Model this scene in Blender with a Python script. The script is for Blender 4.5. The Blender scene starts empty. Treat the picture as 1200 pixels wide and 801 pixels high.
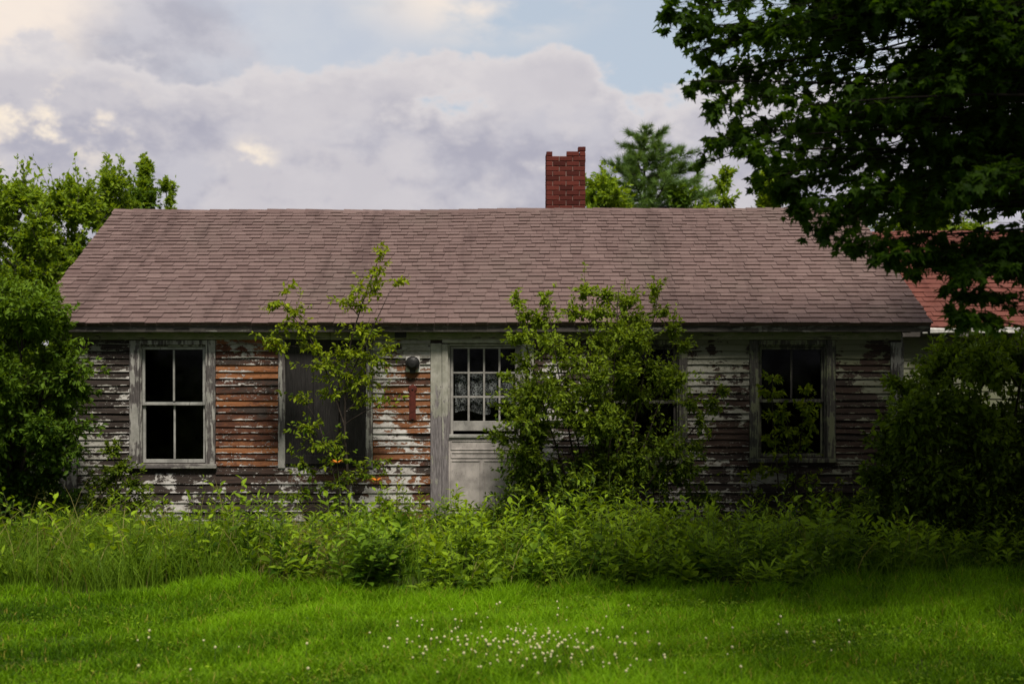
import bpy, bmesh, math, random
import numpy as np
from mathutils import Vector, Matrix

random.seed(7)
RNG = np.random.default_rng(11)
scene = bpy.context.scene
COL = scene.collection
F = 1313.0            # focal length in photo pixels (1200 wide)
CAM = (0.0, -13.6, 2.0)


def at(px, py, D):
    """point seen at photo pixel (px,py) at distance D in front of the camera"""
    return np.array([(px - 600) / F * D, D + CAM[1], CAM[2] + (430 - py) / F * D])


# ------------------------------------------------------------------ materials
class NT:
    def __init__(s, name):
        s.m = bpy.data.materials.new(name)
        s.m.use_nodes = True
        s.t = s.m.node_tree
        s.b = s.t.nodes['Principled BSDF']
        s.out = s.t.nodes['Material Output']

    def n(s, kind, **kw):
        nd = s.t.nodes.new(kind)
        for k, v in kw.items():
            setattr(nd, k, v)
        return nd

    def l(s, a, b):
        s.t.links.new(a, b)

    def setin(s, node, key, v):
        if hasattr(v, 'is_output') or isinstance(v, bpy.types.NodeSocket):
            s.l(v, node.inputs[key])
        else:
            node.inputs[key].default_value = v

    def math(s, op, a, b=0.0, clamp=False):
        nd = s.n('ShaderNodeMath', operation=op, use_clamp=clamp)
        s.setin(nd, 0, a)
        s.setin(nd, 1, b)
        return nd.outputs[0]

    def noise(s, vec, scale, detail=6, rough=0.6, dist=0.0):
        nd = s.n('ShaderNodeTexNoise')
        if vec is not None:
            s.l(vec, nd.inputs['Vector'])
        nd.inputs['Scale'].default_value = scale
        nd.inputs['Detail'].default_value = detail
        nd.inputs['Roughness'].default_value = rough
        nd.inputs['Distortion'].default_value = dist
        return nd.outputs['Fac']

    def obj(s, scale=(1, 1, 1)):
        tc = s.n('ShaderNodeTexCoord')
        mp = s.n('ShaderNodeMapping')
        mp.inputs['Scale'].default_value = scale
        s.l(tc.outputs['Object'], mp.inputs['Vector'])
        return mp.outputs[0]

    def attr(s, name):
        nd = s.n('ShaderNodeAttribute', attribute_name=name)
        return nd.outputs['Fac']

    def smooth(s, v, lo, hi, a=0.0, b=1.0):
        nd = s.n('ShaderNodeMapRange', interpolation_type='SMOOTHSTEP')
        s.setin(nd, 'Value', v)
        for k, x in zip(('From Min', 'From Max', 'To Min', 'To Max'), (lo, hi, a, b)):
            nd.inputs[k].default_value = x
        return nd.outputs[0]

    def mix(s, f, a, b, blend='MIX'):
        nd = s.n('ShaderNodeMix', data_type='RGBA', blend_type=blend)
        s.setin(nd, 0, f)
        for k, v in ((6, a), (7, b)):
            if isinstance(v, (tuple, list)):
                v = (v[0], v[1], v[2], 1)
            s.setin(nd, k, v)
        return nd.outputs[2]

    def bump(s, h, dist=0.01, strength=1.0):
        nd = s.n('ShaderNodeBump')
        nd.inputs['Distance'].default_value = dist
        nd.inputs['Strength'].default_value = strength
        s.l(h, nd.inputs['Height'])
        s.l(nd.outputs[0], s.b.inputs['Normal'])

    def fin(s, col, rough=0.85, spec=0.25):
        if isinstance(col, (tuple, list)):
            col = (col[0], col[1], col[2], 1)
        s.setin(s.b, 'Base Color', col)
        s.setin(s.b, 'Roughness', rough)
        s.b.inputs['Specular IOR Level'].default_value = spec
        return s.m


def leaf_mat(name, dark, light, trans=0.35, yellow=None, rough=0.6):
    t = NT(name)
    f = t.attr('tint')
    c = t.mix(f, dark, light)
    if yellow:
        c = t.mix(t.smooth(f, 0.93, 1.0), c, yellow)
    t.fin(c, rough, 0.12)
    tr = t.n('ShaderNodeBsdfTranslucent')
    c2 = t.mix(1.0, c, (1.5, 1.35, .5), 'MULTIPLY')
    t.l(c2, tr.inputs['Color'])
    mx = t.n('ShaderNodeMixShader')
    mx.inputs[0].default_value = trans
    t.l(t.b.outputs[0], mx.inputs[1])
    t.l(tr.outputs[0], mx.inputs[2])
    t.l(mx.outputs[0], t.out.inputs[0])
    return t.m


def plain(name, col, rough=0.8, scale=8, var=0.35, spec=0.25):
    t = NT(name)
    n = t.noise(t.obj(), scale, 6, 0.65)
    c = t.mix(t.smooth(n, 0.3, 0.7), tuple(x * (1 - var) for x in col), tuple(x * (1 + var) for x in col))
    t.bump(n, 0.01, 0.4)
    return t.fin(c, rough, spec)


def bark(name, col):
    t = NT(name)
    n = t.noise(t.obj((9, 9, 1.6)), 3, 8, 0.7, 0.5)
    c = t.mix(t.smooth(n, 0.3, 0.7), tuple(x * .45 for x in col), tuple(x * 1.4 for x in col))
    t.bump(n, 0.03, 0.8)
    return t.fin(c, 0.9, 0.1)


def siding_mat():
    t = NT('peeling_clapboard')
    uv = t.n('ShaderNodeUVMap', uv_map='UVMap').outputs[0]
    sp = t.n('ShaderNodeSeparateXYZ')
    t.l(uv, sp.inputs[0])
    u, v = sp.outputs[0], sp.outputs[1]
    tint = t.attr('tint')
    tz = t.math('MULTIPLY', tint, 60.0)

    def vec(su, sv, off):
        c = t.n('ShaderNodeCombineXYZ')
        t.l(t.math('MULTIPLY', u, su), c.inputs[0])
        t.l(t.math('MULTIPLY', v, sv), c.inputs[1])
        t.l(t.math('ADD', tz, off), c.inputs[2])
        return c.outputs[0]
    n1 = t.noise(vec(2.6, 0.6, 0), 1, 7, 0.62)
    n2 = t.noise(vec(9.5, 1.3, 9), 1, 10, 0.72, 0.3)
    n3 = t.noise(vec(3.0, 9, 21), 1, 8, 0.7)          # grain along the board
    n4 = t.noise(vec(24, 6.0, 33), 1, 6, 0.7)
    paint, orange = t.attr('paint'), t.attr('orange')
    nO = t.noise(t.obj((2.4, 2.4, 3.4)), 1.0, 8, 0.68, .4)
    nP = t.noise(t.obj((1.6, 1.6, 1.1)), 1.3, 3, 0.5)
    m = t.math('ADD', t.math('MULTIPLY', n1, 0.30), t.math('MULTIPLY', n2, 0.30))
    m = t.math('ADD', m, t.math('ADD', t.math('MULTIPLY', nO, 0.40), t.math('MULTIPLY', nP, .30)))
    m = t.math('SUBTRACT', m, .132)
    m = t.math('ADD', m, paint)
    edge = t.smooth(v, 0.22, 0.0)                       # paint clings to the butt edge
    m = t.math('ADD', m, t.math('MULTIPLY', edge, t.smooth(nO, .36, .58, 0, .095)))
    fl = t.noise(vec(20, 3.2, 51), 1, 6, 0.75)
    fl = t.math('MULTIPLY', t.smooth(fl, .575, .60), t.smooth(n1, .46, .54))
    mask = t.math('MAXIMUM', t.smooth(m, 0.535, 0.55), fl)
    grain = t.smooth(n3, 0.32, 0.68)
    dark = t.mix(grain, (0.014, 0.011, 0.010), (0.055, 0.041, 0.034))
    dark = t.mix(t.smooth(nP, .5, .66, 0, .45), dark, (0.066, 0.050, 0.042))
    red = t.mix(grain, (0.045, 0.018, 0.012), (0.13, 0.050, 0.027))
    org = t.mix(grain, (0.125, 0.047, 0.018), (0.33, 0.138, 0.058))
    ob = t.math('ADD', t.math('MULTIPLY', tint, 0.42), t.math('ADD', t.math('MULTIPLY', nO, 0.6), t.math('MULTIPLY', n2, 0.4)))
    w = t.mix(t.math('MULTIPLY', orange, t.smooth(ob, 0.49, 0.64)), dark, red)
    w = t.mix(t.math('MULTIPLY', orange, t.smooth(ob, 0.63, 0.78)), w, org)
    w = t.mix(t.math('MULTIPLY', t.smooth(n4, 0.55, 0.68), 0.75), w, (0.018, 0.014, 0.013))
    pc = t.mix(t.smooth(n4, 0.3, 0.75), (0.40, 0.375, 0.35), (0.20, 0.185, 0.17))
    pc = t.mix(t.smooth(n2, 0.42, 0.62), pc, (0.50, 0.48, 0.46))
    pc = t.mix(t.math('MULTIPLY', t.attr('moss_shade'), 0.85, True), pc, (0.15, 0.155, 0.095))  # moss tint; towards the right end it also paints in shade
    c = t.mix(mask, w, pc)
    t.bump(t.math('ADD', t.math('MULTIPLY', mask, 0.7), t.math('MULTIPLY', n3, 0.4)), 0.006, 0.9)
    return t.fin(c, 0.85, 0.2)


def trim_mat(name, axis='z', amount=0.0, paint=(0.36, 0.345, 0.315), wood=(0.13, 0.118, 0.115), moss_shade=0.0, lowbare=False):
    t = NT(name)
    sc = {'z': (22, 22, 2.2), 'x': (2.2, 22, 22)}[axis]
    o = t.obj(sc)
    n1 = t.noise(o, 0.9, 8, 0.68, 0.3)
    n2 = t.noise(t.obj((5, 5, 5)), 1.4, 5, 0.6)
    g = t.noise(o, 3.0, 6, 0.7)
    m = t.math('ADD', t.math('MULTIPLY', n1, 0.6), t.math('MULTIPLY', n2, 0.4))
    m = t.math('ADD', m, amount)
    if lowbare:
        tc = t.n('ShaderNodeTexCoord')
        sp = t.n('ShaderNodeSeparateXYZ')
        t.l(tc.outputs['Object'], sp.inputs[0])
        m = t.math('ADD', m, t.smooth(sp.outputs[2], 0.9, 2.2, -0.11, 0.12))
    mask = t.smooth(m, 0.46, 0.52)
    w = t.mix(t.smooth(g, 0.3, 0.7), tuple(x * .45 for x in wood), tuple(x * 1.25 for x in wood))
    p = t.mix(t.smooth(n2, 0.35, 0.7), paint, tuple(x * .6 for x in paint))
    p = t.mix(t.math('MULTIPLY', t.smooth(n2, 0.3, 0.6), moss_shade), p, (0.20, 0.22, 0.11))
    p = t.mix(t.smooth(t.noise(o, 6.0, 4, .7), 0.62, 0.68), p, tuple(x * .3 for x in wood))
    c = t.mix(mask, w, p)
    t.bump(t.math('ADD', t.math('MULTIPLY', mask, .6), g), 0.004, 0.7)
    return t.fin(c, 0.8, 0.25)


def shingle_mat(name, a, b, moss_shade=(0.10, 0.085, 0.07)):
    t = NT(name)
    f = t.attr('tint')
    c = t.mix(f, a, b)
    n = t.noise(t.obj(), 90, 3, 0.7)
    c = t.mix(t.smooth(n, 0.35, 0.7, 0, .55), c, tuple(x * .5 for x in a))
    n2 = t.noise(t.obj((1, 1, .5)), 0.8, 6, 0.6)
    c = t.mix(t.smooth(n2, 0.45, 0.75, 0, .55), c, moss_shade)
    n3 = t.noise(t.obj((3.5, .25, .4)), 1.0, 5, 0.65)     # run-off streaks
    c = t.mix(t.smooth(n3, 0.50, 0.70, 0, .5), c, tuple(x * .55 for x in a))
    n4 = t.noise(t.obj((1, 1, 1.6)), 3.2, 7, .7)
    c = t.mix(t.smooth(n4, 0.60, 0.72, 0, .5), c, tuple(x * 1.45 for x in moss_shade))
    t.bump(n, 0.006, 0.6)
    return t.fin(c, 0.92, 0.15)


M = {}
M['siding'] = siding_mat()
M['trim_v'] = trim_mat('weathered_white_trim', 'z', -0.012, (0.42, 0.405, 0.38), (0.105, 0.093, 0.09), moss_shade=.08)
M['trim_h'] = trim_mat('weathered_white_board', 'x', 0.0)
M['frieze'] = trim_mat('mossy_painted_frieze', 'x', 0.06, (0.30, 0.29, 0.21), (0.11, 0.10, 0.085), 0.6)
M['fascia'] = trim_mat('dark_weathered_fascia', 'x', -0.08, (0.30, 0.29, 0.26), (0.075, 0.066, 0.06))
M['door_casing'] = trim_mat('door_casing_paint', 'z', 0.0, (0.42, 0.405, 0.36), (0.20, 0.180, 0.185), 0.15, True)
M['door_paint'] = trim_mat('old_door_paint', 'z', 0.14, (0.33, 0.315, 0.295), (0.11, 0.10, 0.095))
M['door_panel'] = trim_mat('faded_door_panel', 'z', 0.2, (0.45, 0.41, 0.385), (0.20, 0.175, 0.165))
M['sash'] = trim_mat('sash_paint', 'z', 0.08, (0.36, 0.355, 0.33), (0.13, 0.12, 0.115))
M['plank'] = trim_mat('grey_weathered_plank', 'z', -0.25, (0.2, 0.2, 0.2), (0.024, 0.0215, 0.021))
M['shade_trim'] = trim_mat('mossy_shaded_trim', 'z', -0.03, (0.20, 0.20, 0.155), (0.075, 0.07, 0.062), .5)  # trim copy with the shade at these windows put into its colour
M['shade_sash'] = trim_mat('mossy_shaded_sash', 'z', -0.03, (0.12, 0.12, 0.10), (0.06, 0.055, 0.05), .4)  # sash copy, likewise darkened in its paint to stand for shade
M['dark_wood'] = plain('dark_interior_wood', (0.02, 0.017, 0.015), 0.9)
M['sheath'] = plain('old_sheathing', (0.035, 0.027, 0.022), 0.9)
M['stone'] = plain('field_stone', (0.10, 0.095, 0.09), 0.9, 5)
M['shingle'] = shingle_mat('brown_asphalt_shingle', (0.140, 0.092, 0.085), (0.202, 0.139, 0.128), (0.128, 0.10, 0.086))
M['red_shingle'] = shingle_mat('faded_red_roofing', (0.150, 0.050, 0.038), (0.175, 0.063, 0.048), (0.12, 0.05, 0.04))
M['mortar'] = plain('lime_mortar', (0.23, 0.15, 0.13), 0.95, 30, .2)
M['black_metal'] = plain('black_enamel', (0.012, 0.012, 0.012), 0.5, 12, .3, .4)
M['rust'] = plain('dark_red_rust', (0.085, 0.018, 0.012), 0.8, 14, .4)
M['white_paint'] = plain('chalky_white', (0.6, 0.58, 0.55), 0.7, 9, .25)
M['bark_grey'] = bark('grey_bark', (0.09, 0.08, 0.07))
M['bark_dark'] = bark('dark_bark', (0.045, 0.036, 0.03))
M['bark_black'] = bark('shaded_maple_bark', (0.016, 0.013, 0.011))
M['stem'] = plain('green_stem', (0.075, 0.10, 0.03), 0.7, 6, .3)


def brick_mat():
    t = NT('red_chimney_brick')
    f = t.attr('tint')
    c = t.mix(f, (0.065, 0.015, 0.012), (0.165, 0.040, 0.030))
    n = t.noise(t.obj(), 40, 5, .7)
    c = t.mix(t.smooth(n, .5, .75, 0, .6), c, (0.06, 0.02, 0.018))
    t.bump(n, 0.006, .7)
    return t.fin(c, .9, .15)


M['brick'] = brick_mat()


def glass_mat():
    t = NT('dusty_window_glass')
    tr = t.n('ShaderNodeBsdfTransparent')
    tr.inputs[0].default_value = (0.75, 0.77, 0.77, 1)
    gl = t.n('ShaderNodeBsdfGlossy')
    gl.inputs['Color'].default_value = (.9, .9, .9, 1)
    gl.inputs['Roughness'].default_value = 0.08
    mx = t.n('ShaderNodeMixShader')
    n = t.noise(t.obj(), 4, 5, .6)
    t.l(t.smooth(n, .3, .7, 0.003, 0.009), mx.inputs[0])
    t.l(tr.outputs[0], mx.inputs[1])
    t.l(gl.outputs[0], mx.inputs[2])
    t.l(mx.outputs[0], t.out.inputs[0])
    return t.m


M['glass'] = glass_mat()


def lace_mat():
    t = NT('grey_lace')
    d = t.n('ShaderNodeBsdfDiffuse')
    d.inputs[0].default_value = (0.62, 0.6, 0.6, 1)
    tr = t.n('ShaderNodeBsdfTransparent')
    o = t.obj()
    v = t.n('ShaderNodeTexVoronoi', feature='DISTANCE_TO_EDGE')
    v.inputs['Scale'].default_value = 34
    t.l(o, v.inputs['Vector'])
    web = t.smooth(v.outputs['Distance'], 0.16, 0.04)
    n = t.noise(o, 7, 5, .65)
    a = t.math('MULTIPLY', t.math('ADD', web, .25), t.smooth(n, .36, .7, 0.12, .95), True)
    mx = t.n('ShaderNodeMixShader')
    t.l(a, mx.inputs[0])
    t.l(tr.outputs[0], mx.inputs[1])
    t.l(d.outputs[0], mx.inputs[2])
    t.l(mx.outputs[0], t.out.inputs[0])
    return t.m


M['lace'] = lace_mat()


def ground_mat():
    t = NT('lawn_soil')
    n = t.noise(t.obj(), 0.9, 6, .6)
    n2 = t.noise(t.obj(), 25, 4, .7)
    c = t.mix(t.smooth(n, .35, .65), (0.035, 0.050, 0.010), (0.060, 0.075, 0.014))
    c = t.mix(t.smooth(n2, .5, .75), c, (0.030, 0.026, 0.012))
    t.bump(n2, .03, .6)
    return t.fin(c, .95, .1)


M['ground'] = ground_mat()
M['grass'] = leaf_mat('lawn_grass', (0.036, 0.095, 0.002), (0.245, 0.46, 0.008), 0.42, (0.36, 0.30, 0.06))
M['tall_grass'] = leaf_mat('tall_grass_blades', (0.035, 0.085, 0.006), (0.22, 0.36, 0.022), 0.4, (0.26, 0.22, 0.08))
M['weed'] = leaf_mat('weed_leaves', (0.03, 0.08, 0.004), (0.31, 0.46, 0.022), 0.42)
M['weed_dark'] = leaf_mat('broad_weed_leaves', (0.035, 0.085, 0.004), (0.22, 0.36, 0.02), 0.3)
M['sapling'] = leaf_mat('sapling_leaves', (0.06, 0.12, 0.006), (0.36, 0.44, 0.02), 0.42)
M['shrub'] = leaf_mat('shrub_leaves', (0.022, 0.052, 0.004), (0.26, 0.36, 0.024), 0.38)
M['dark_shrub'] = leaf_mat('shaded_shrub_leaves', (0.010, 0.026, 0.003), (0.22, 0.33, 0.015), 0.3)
M['maple'] = leaf_mat('maple_leaves', (0.010, 0.030, 0.002), (0.070, 0.145, 0.008), 0.55)
M['pine'] = leaf_mat('pine_needles', (0.035, 0.085, 0.02), (0.18, 0.29, 0.07), 0.25)
M['tree_a'] = leaf_mat('bright_tree_leaves', (0.05, 0.11, 0.007), (0.30, 0.42, 0.03), 0.42)
M['tree_b'] = leaf_mat('mid_green_leaves', (0.02, 0.055, 0.005), (0.135, 0.225, 0.015), 0.35)
M['orange'] = plain('orange_petal', (0.50, 0.15, 0.012), 0.6, 20, .2)
M['clover'] = plain('clover_white', (0.46, 0.44, 0.23), 0.8, 60, .2)


# ------------------------------------------------------------------ object helpers
def tag(o, label=None, cat=None, group=None, kind=None):
    if label:
        o['label'] = label
    if cat:
        o['category'] = cat
    if group:
        o['group'] = group
    if kind:
        o['kind'] = kind
    return o


def thing(name, label, cat, loc, group=None):
    o = bpy.data.objects.new(name, None)
    o.empty_display_size = .2
    COL.objects.link(o)
    o.location = tuple(float(x) for x in loc)
    return tag(o, label, cat, group)


def root_of(p):
    while p.parent:
        p = p.parent
    return p


def link(name, me, mat, parent=None):
    """link a mesh whose vertices are in world space; under a parent they become local"""
    o = bpy.data.objects.new(name, me)
    if mat is not None:
        for m in (mat if isinstance(mat, list) else [mat]):
            me.materials.append(m)
    COL.objects.link(o)
    if parent:
        r = root_of(parent)
        me.transform(Matrix.Translation(-Vector(r.location)))
        o.parent = parent
    return o


def np_mesh(name, V, loops, starts, attrs=None, uv=None, smooth=False, matidx=None):
    me = bpy.data.meshes.new(name)
    V = np.asarray(V, dtype=np.float32)
    me.vertices.add(len(V))
    me.vertices.foreach_set('co', V.ravel())
    me.loops.add(len(loops))
    me.loops.foreach_set('vertex_index', np.asarray(loops, dtype=np.int32))
    me.polygons.add(len(starts))
    me.polygons.foreach_set('loop_start', np.asarray(starts, dtype=np.int32))
    if matidx is not None:
        me.polygons.foreach_set('material_index', np.asarray(matidx, dtype=np.int32))
    me.update(calc_edges=True)
    me.validate()
    for k, (dom, val) in (attrs or {}).items():
        a = me.attributes.new(k, 'FLOAT', dom)
        a.data.foreach_set('value', np.asarray(val, dtype=np.float32))
    if uv is not None:
        l = me.uv_layers.new(name='UVMap')
        l.data.foreach_set('uv', np.asarray(uv, dtype=np.float32).ravel())
    me.polygons.foreach_set('use_smooth', np.full(len(starts), smooth, dtype=bool))
    return me


def repl(N, k, faces):
    """replicate a template face list N times"""
    flat = np.array([i for f in faces for i in f], dtype=np.int64)
    tot = np.array([len(f) for f in faces])
    L = len(flat)
    loops = (flat[None, :] + (np.arange(N) * k)[:, None]).ravel()
    st = np.concatenate([[0], np.cumsum(tot)[:-1]])
    starts = (st[None, :] + (np.arange(N) * L)[:, None]).ravel()
    return loops, starts, len(faces)


def unit(a):
    return a / np.maximum(np.linalg.norm(a, axis=-1, keepdims=True), 1e-9)


TEMPL = {
    'ovate': (np.array([[0, 0, 0], [.22, .32, .07], [.20, .62, .05], [0, 1, -.10], [-.20, .62, .05], [-.22, .32, .07], [0, .33, 0], [0, .64, -.02]]),
              [(0, 1, 6), (0, 6, 5), (6, 1, 2, 7), (5, 6, 7, 4), (7, 2, 3), (4, 7, 3)]),
    'lance': (np.array([[0, 0, 0], [.10, .35, .03], [.085, .65, -.02], [0, 1, -.18], [-.085, .65, -.02], [-.10, .35, .03], [0, .35, 0], [0, .65, -.05]]),
              [(0, 1, 6), (0, 6, 5), (6, 1, 2, 7), (5, 6, 7, 4), (7, 2, 3), (4, 7, 3)]),
    'diamond': (np.array([[0, 0, 0], [.27, .45, .06], [0, 1, 0], [-.27, .45, .06]]), [(0, 1, 2), (0, 2, 3)]),
    'maple': (np.array([[0, .32, 0], [0, 0, .02], [.30, -.06, -.06], [.24, .16, 0], [.56, .38, -.10], [.24, .44, .02], [.22, .62, .0], [.10, .66, .02], [0, 1, -.12],
                        [-.10, .66, .02], [-.22, .62, .0], [-.24, .44, .02], [-.56, .38, -.10], [-.24, .16, 0], [-.30, -.06, -.06]]),
              [(0, i, i + 1) for i in range(1, 14)] + [(0, 14, 1)]),
}
_nv = []
for q in range(7):
    a = q * 2 * math.pi / 7
    s = .55
    _nv += [[-.045, 0, 0], [.045, 0, 0], [s * math.cos(a), .85 + .1 * (q % 2), s * math.sin(a)]]
TEMPL['tuft'] = (np.array(_nv), [(3 * q, 3 * q + 1, 3 * q + 2) for q in range(7)])


def leaf_arrays(pos, axis, normal, size, templ):
    T, faces = TEMPL[templ]
    a = unit(axis)
    s = unit(np.cross(a, normal))
    n = np.cross(s, a)
    V = pos[:, None, :] + size[:, None, None] * (T[None, :, 0, None] * s[:, None, :] + T[None, :, 1, None] * a[:, None, :] + T[None, :, 2, None] * n[:, None, :])
    return V.reshape(-1, 3), len(T), faces


def leaf_mesh(name, pos, axis, normal, size, templ, tint):
    V, k, faces = leaf_arrays(pos, axis, normal, size, templ)
    loops, starts, nf = repl(len(pos), k, faces)
    return np_mesh(name, V, loops, starts, {'tint': ('FACE', np.repeat(np.clip(tint, 0, 1), nf))})


def tubes_mesh(name, lines, sides=6):
    """lines: list of (pts(n,3), radii(n))"""
    VV, LL, SS = [], [], []
    off = 0
    lo = 0
    for pts, rad in lines:
        pts = np.asarray(pts, float)
        n = len(pts)
        t = unit(np.gradient(pts, axis=0))
        ref = np.array([0.31, 0.95, 0.05])
        s = unit(np.cross(t, ref))
        b = np.cross(t, s)
        sd = sides if rad[0] > .02 else (4 if rad[0] > .006 else 3)
        ang = np.arange(sd) * 2 * math.pi / sd
        ring = pts[:, None, :] + np.asarray(rad)[:, None, None] * (np.cos(ang)[None, :, None] * s[:, None, :] + np.sin(ang)[None, :, None] * b[:, None, :])
        VV.append(ring.reshape(-1, 3))
        for i in range(n - 1):
            for j in range(sd):
                j2 = (j + 1) % sd
                LL += [off + i * sd + j, off + i * sd + j2, off + (i + 1) * sd + j2, off + (i + 1) * sd + j]
                SS.append(lo)
                lo += 4
        LL += [off + (n - 1) * sd + j for j in range(sd)]
        SS.append(lo)
        lo += sd
        off += n * sd
    return np_mesh(name, np.concatenate(VV), LL, SS, smooth=True)


def bez(a, b, c, n):
    t = np.linspace(0, 1, n)[:, None]
    return (1 - t) ** 2 * a + 2 * t * (1 - t) * b + t ** 2 * c


class MB:
    """collects boxes / prisms into one mesh (world space)"""
    def __init__(s):
        s.v, s.f, s.t = [], [], []

    def add(s, verts, faces, tint=.5):
        o = len(s.v)
        s.v += [tuple(map(float, p)) for p in verts]
        s.f += [tuple(i + o for i in f) for f in faces]
        s.t += [tint] * len(faces)

    def box(s, x0, x1, y0, y1, z0, z1, j=0.0, tint=.5):
        P = [(x, y, z) for z in (z0, z1) for y in (y0, y1) for x in (x0, x1)]
        if j:
            P = [(x + random.uniform(-j, j), y + random.uniform(-j, j) * .5, z + random.uniform(-j, j)) for x, y, z in P]
        s.add(P, [(0, 2, 3, 1), (4, 5, 7, 6), (0, 1, 5, 4), (1, 3, 7, 5), (3, 2, 6, 7), (2, 0, 4, 6)], tint)

    def frame(s, x0, x1, y0, y1, z0, z1, w, j=0.0, wt=None, wb=None):
        """rectangular frame butt jointed"""
        wt = w if wt is None else wt
        wb = w if wb is None else wb
        s.box(x0, x0 + w, y0, y1, z0, z1, j)
        s.box(x1 - w, x1, y0, y1, z0, z1, j)
        if wt:
            s.box(x0 + w, x1 - w, y0, y1, z1 - wt, z1, j)
        if wb:
            s.box(x0 + w, x1 - w, y0, y1, z0, z0 + wb, j)

    def lathe(s, cx, cy, cz, prof, n=14, axis='z'):
        V = []
        for r, h in prof:
            for k in range(n):
                a = 2 * math.pi * k / n
                if axis == 'z':
                    V.append((cx + r * math.cos(a), cy + r * math.sin(a), cz + h))
                else:
                    V.append((cx + r * math.cos(a), cy + h, cz + r * math.sin(a)))
        Fc = []
        for i in range(len(prof) - 1):
            for k in range(n):
                k2 = (k + 1) % n
                q = (i * n + k, i * n + k2, (i + 1) * n + k2, (i + 1) * n + k)
                Fc.append(q if axis == 'z' else q[::-1])
        s.add(V, Fc)

    def build(s, name, mat, parent=None, bevel=0.0):
        me = bpy.data.meshes.new(name)
        me.from_pydata(s.v, [], s.f)
        a = me.attributes.new('tint', 'FLOAT', 'FACE')
        a.data.foreach_set('value', s.t)
        me.update()
        o = link(name, me, mat, parent)
        if bevel:
            b = o.modifiers.new('bevel', 'BEVEL')
            b.width = bevel
            b.segments = 1
            b.limit_method = 'ANGLE'
        return o


# ------------------------------------------------------------------ ground
def ground_z(x, y):
    x = np.asarray(x, float)
    y = np.asarray(y, float)
    return 0.03 * np.sin(x * .7 + 1.3) * np.cos(y * .9) + 0.015 * np.sin(x * 2.1 + y * 1.7)


def make_ground():
    xs = np.concatenate([np.linspace(-900, -14, 18)[:-1], np.linspace(-14, 14, 113), np.linspace(14, 900, 18)[1:]])
    ys = np.concatenate([np.linspace(-300, -14, 10)[:-1], np.linspace(-14, 6, 81), np.linspace(6, 1500, 24)[1:]])
    X, Y = np.meshgrid(xs, ys)
    Z = ground_z(X, Y) * np.exp(-(np.maximum(np.abs(X) - 12, 0)) / 5)
    V = np.stack([X, Y, Z], -1).reshape(-1, 3)
    nx = len(xs)
    L, S = [], []
    for j in range(len(ys) - 1):
        for i in range(nx - 1):
            a = j * nx + i
            S.append(len(L))
            L += [a, a + 1, a + nx + 1, a + nx]
    me = np_mesh('ground', V, L, S, smooth=True)
    tag(link('ground', me, M['ground']), kind='structure')


make_ground()

# ------------------------------------------------------------------ the house
XL, XR = -5.47, 4.72
YB = 5.6
HZ0 = 0.14
EX0, EX1 = -5.79, 5.02            # roof eave ends
EY, EZ = -0.22, 2.525             # eave edge
RY, RZ = 2.8, 4.30                # ridge
house = thing('cottage', 'long abandoned cottage with peeling clapboards and a brown shingle roof', 'house', (-.375, 2.8, 0))

# openings in the front wall: casing outer x0,x1 ; opening x0,x1,z0,z1
WINS = [dict(o=(-4.635, -3.595), i=(-4.515, -3.71), z=(.83, 2.27)),
        dict(o=(1.067, 2.124), i=(1.17, 2.02), z=(.87, 2.27)),
        dict(o=(2.88, 3.92), i=(2.985, 3.81), z=(.90, 2.27))]
BOARD = dict(o=(-2.83, -1.69), i=(-2.75, -1.77), z=(.78, 2.30))
DOOR = dict(o=(-.985, .265), i=(-.775, .125), z=(.26, 2.28))
# blocked x-ranges per height, for the clapboards
BLOCK = [(w['o'][0], w['o'][1], w['z'][0] - .07, 2.6) for w in WINS] + [(BOARD['o'][0], BOARD['o'][1], BOARD['z'][0], 2.6), (DOOR['o'][0], DOOR['o'][1], 0, 2.6)]


def paint_attr(x, z):
    """(paint bias, orange, moss) on the front wall; the right end includes painted shade"""
    g = lambda cx, cz, sx, sz: math.exp(-((x - cx) / sx) ** 2 - ((z - cz) / sz) ** 2)
    org = min(1, max(0, (z - .5) / .4)) * (1.0 if z > .8 else .45) if -3.65 < x < -1.7 else 0.0
    if -1.72 < x < -.95:
        org = .75 if z < 2.0 else .35
    if x > .2:
        org = 0.05 if z > .8 else 0
    p = -0.015
    if -3.6 < x < -2.8 and z > .75:
        p = -.07 + .05 * (z > 2.1)
    elif -1.72 < x < -.95:
        p = 0.0 + .05 * g(-1.3, 2.15, .6, .25) + .045 * g(-1.3, 1.25, .8, .1)
    elif x < -4.6:
        p = -.02 + .04 * g(-5.0, .9, .5, .4)
    elif x > 3.9:
        p = -.03 + .07 * (z > 2.1)
    elif x > 2.1:
        p = -.015 + .06 * min(1, max(0, (z - 1.2) / .5))
    if z < .75 and x < 0:
        p -= .012
    moss_shade = min(1, max(0, (z - 1.9) / .4)) * .6 + (min(1, .45 + .25 * (x - 2)) if x > 2 else 0) + (.4 if x < -4.7 else 0)  # the term growing to the right is painted shade, the rest moss
    return p, org, moss_shade


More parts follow.
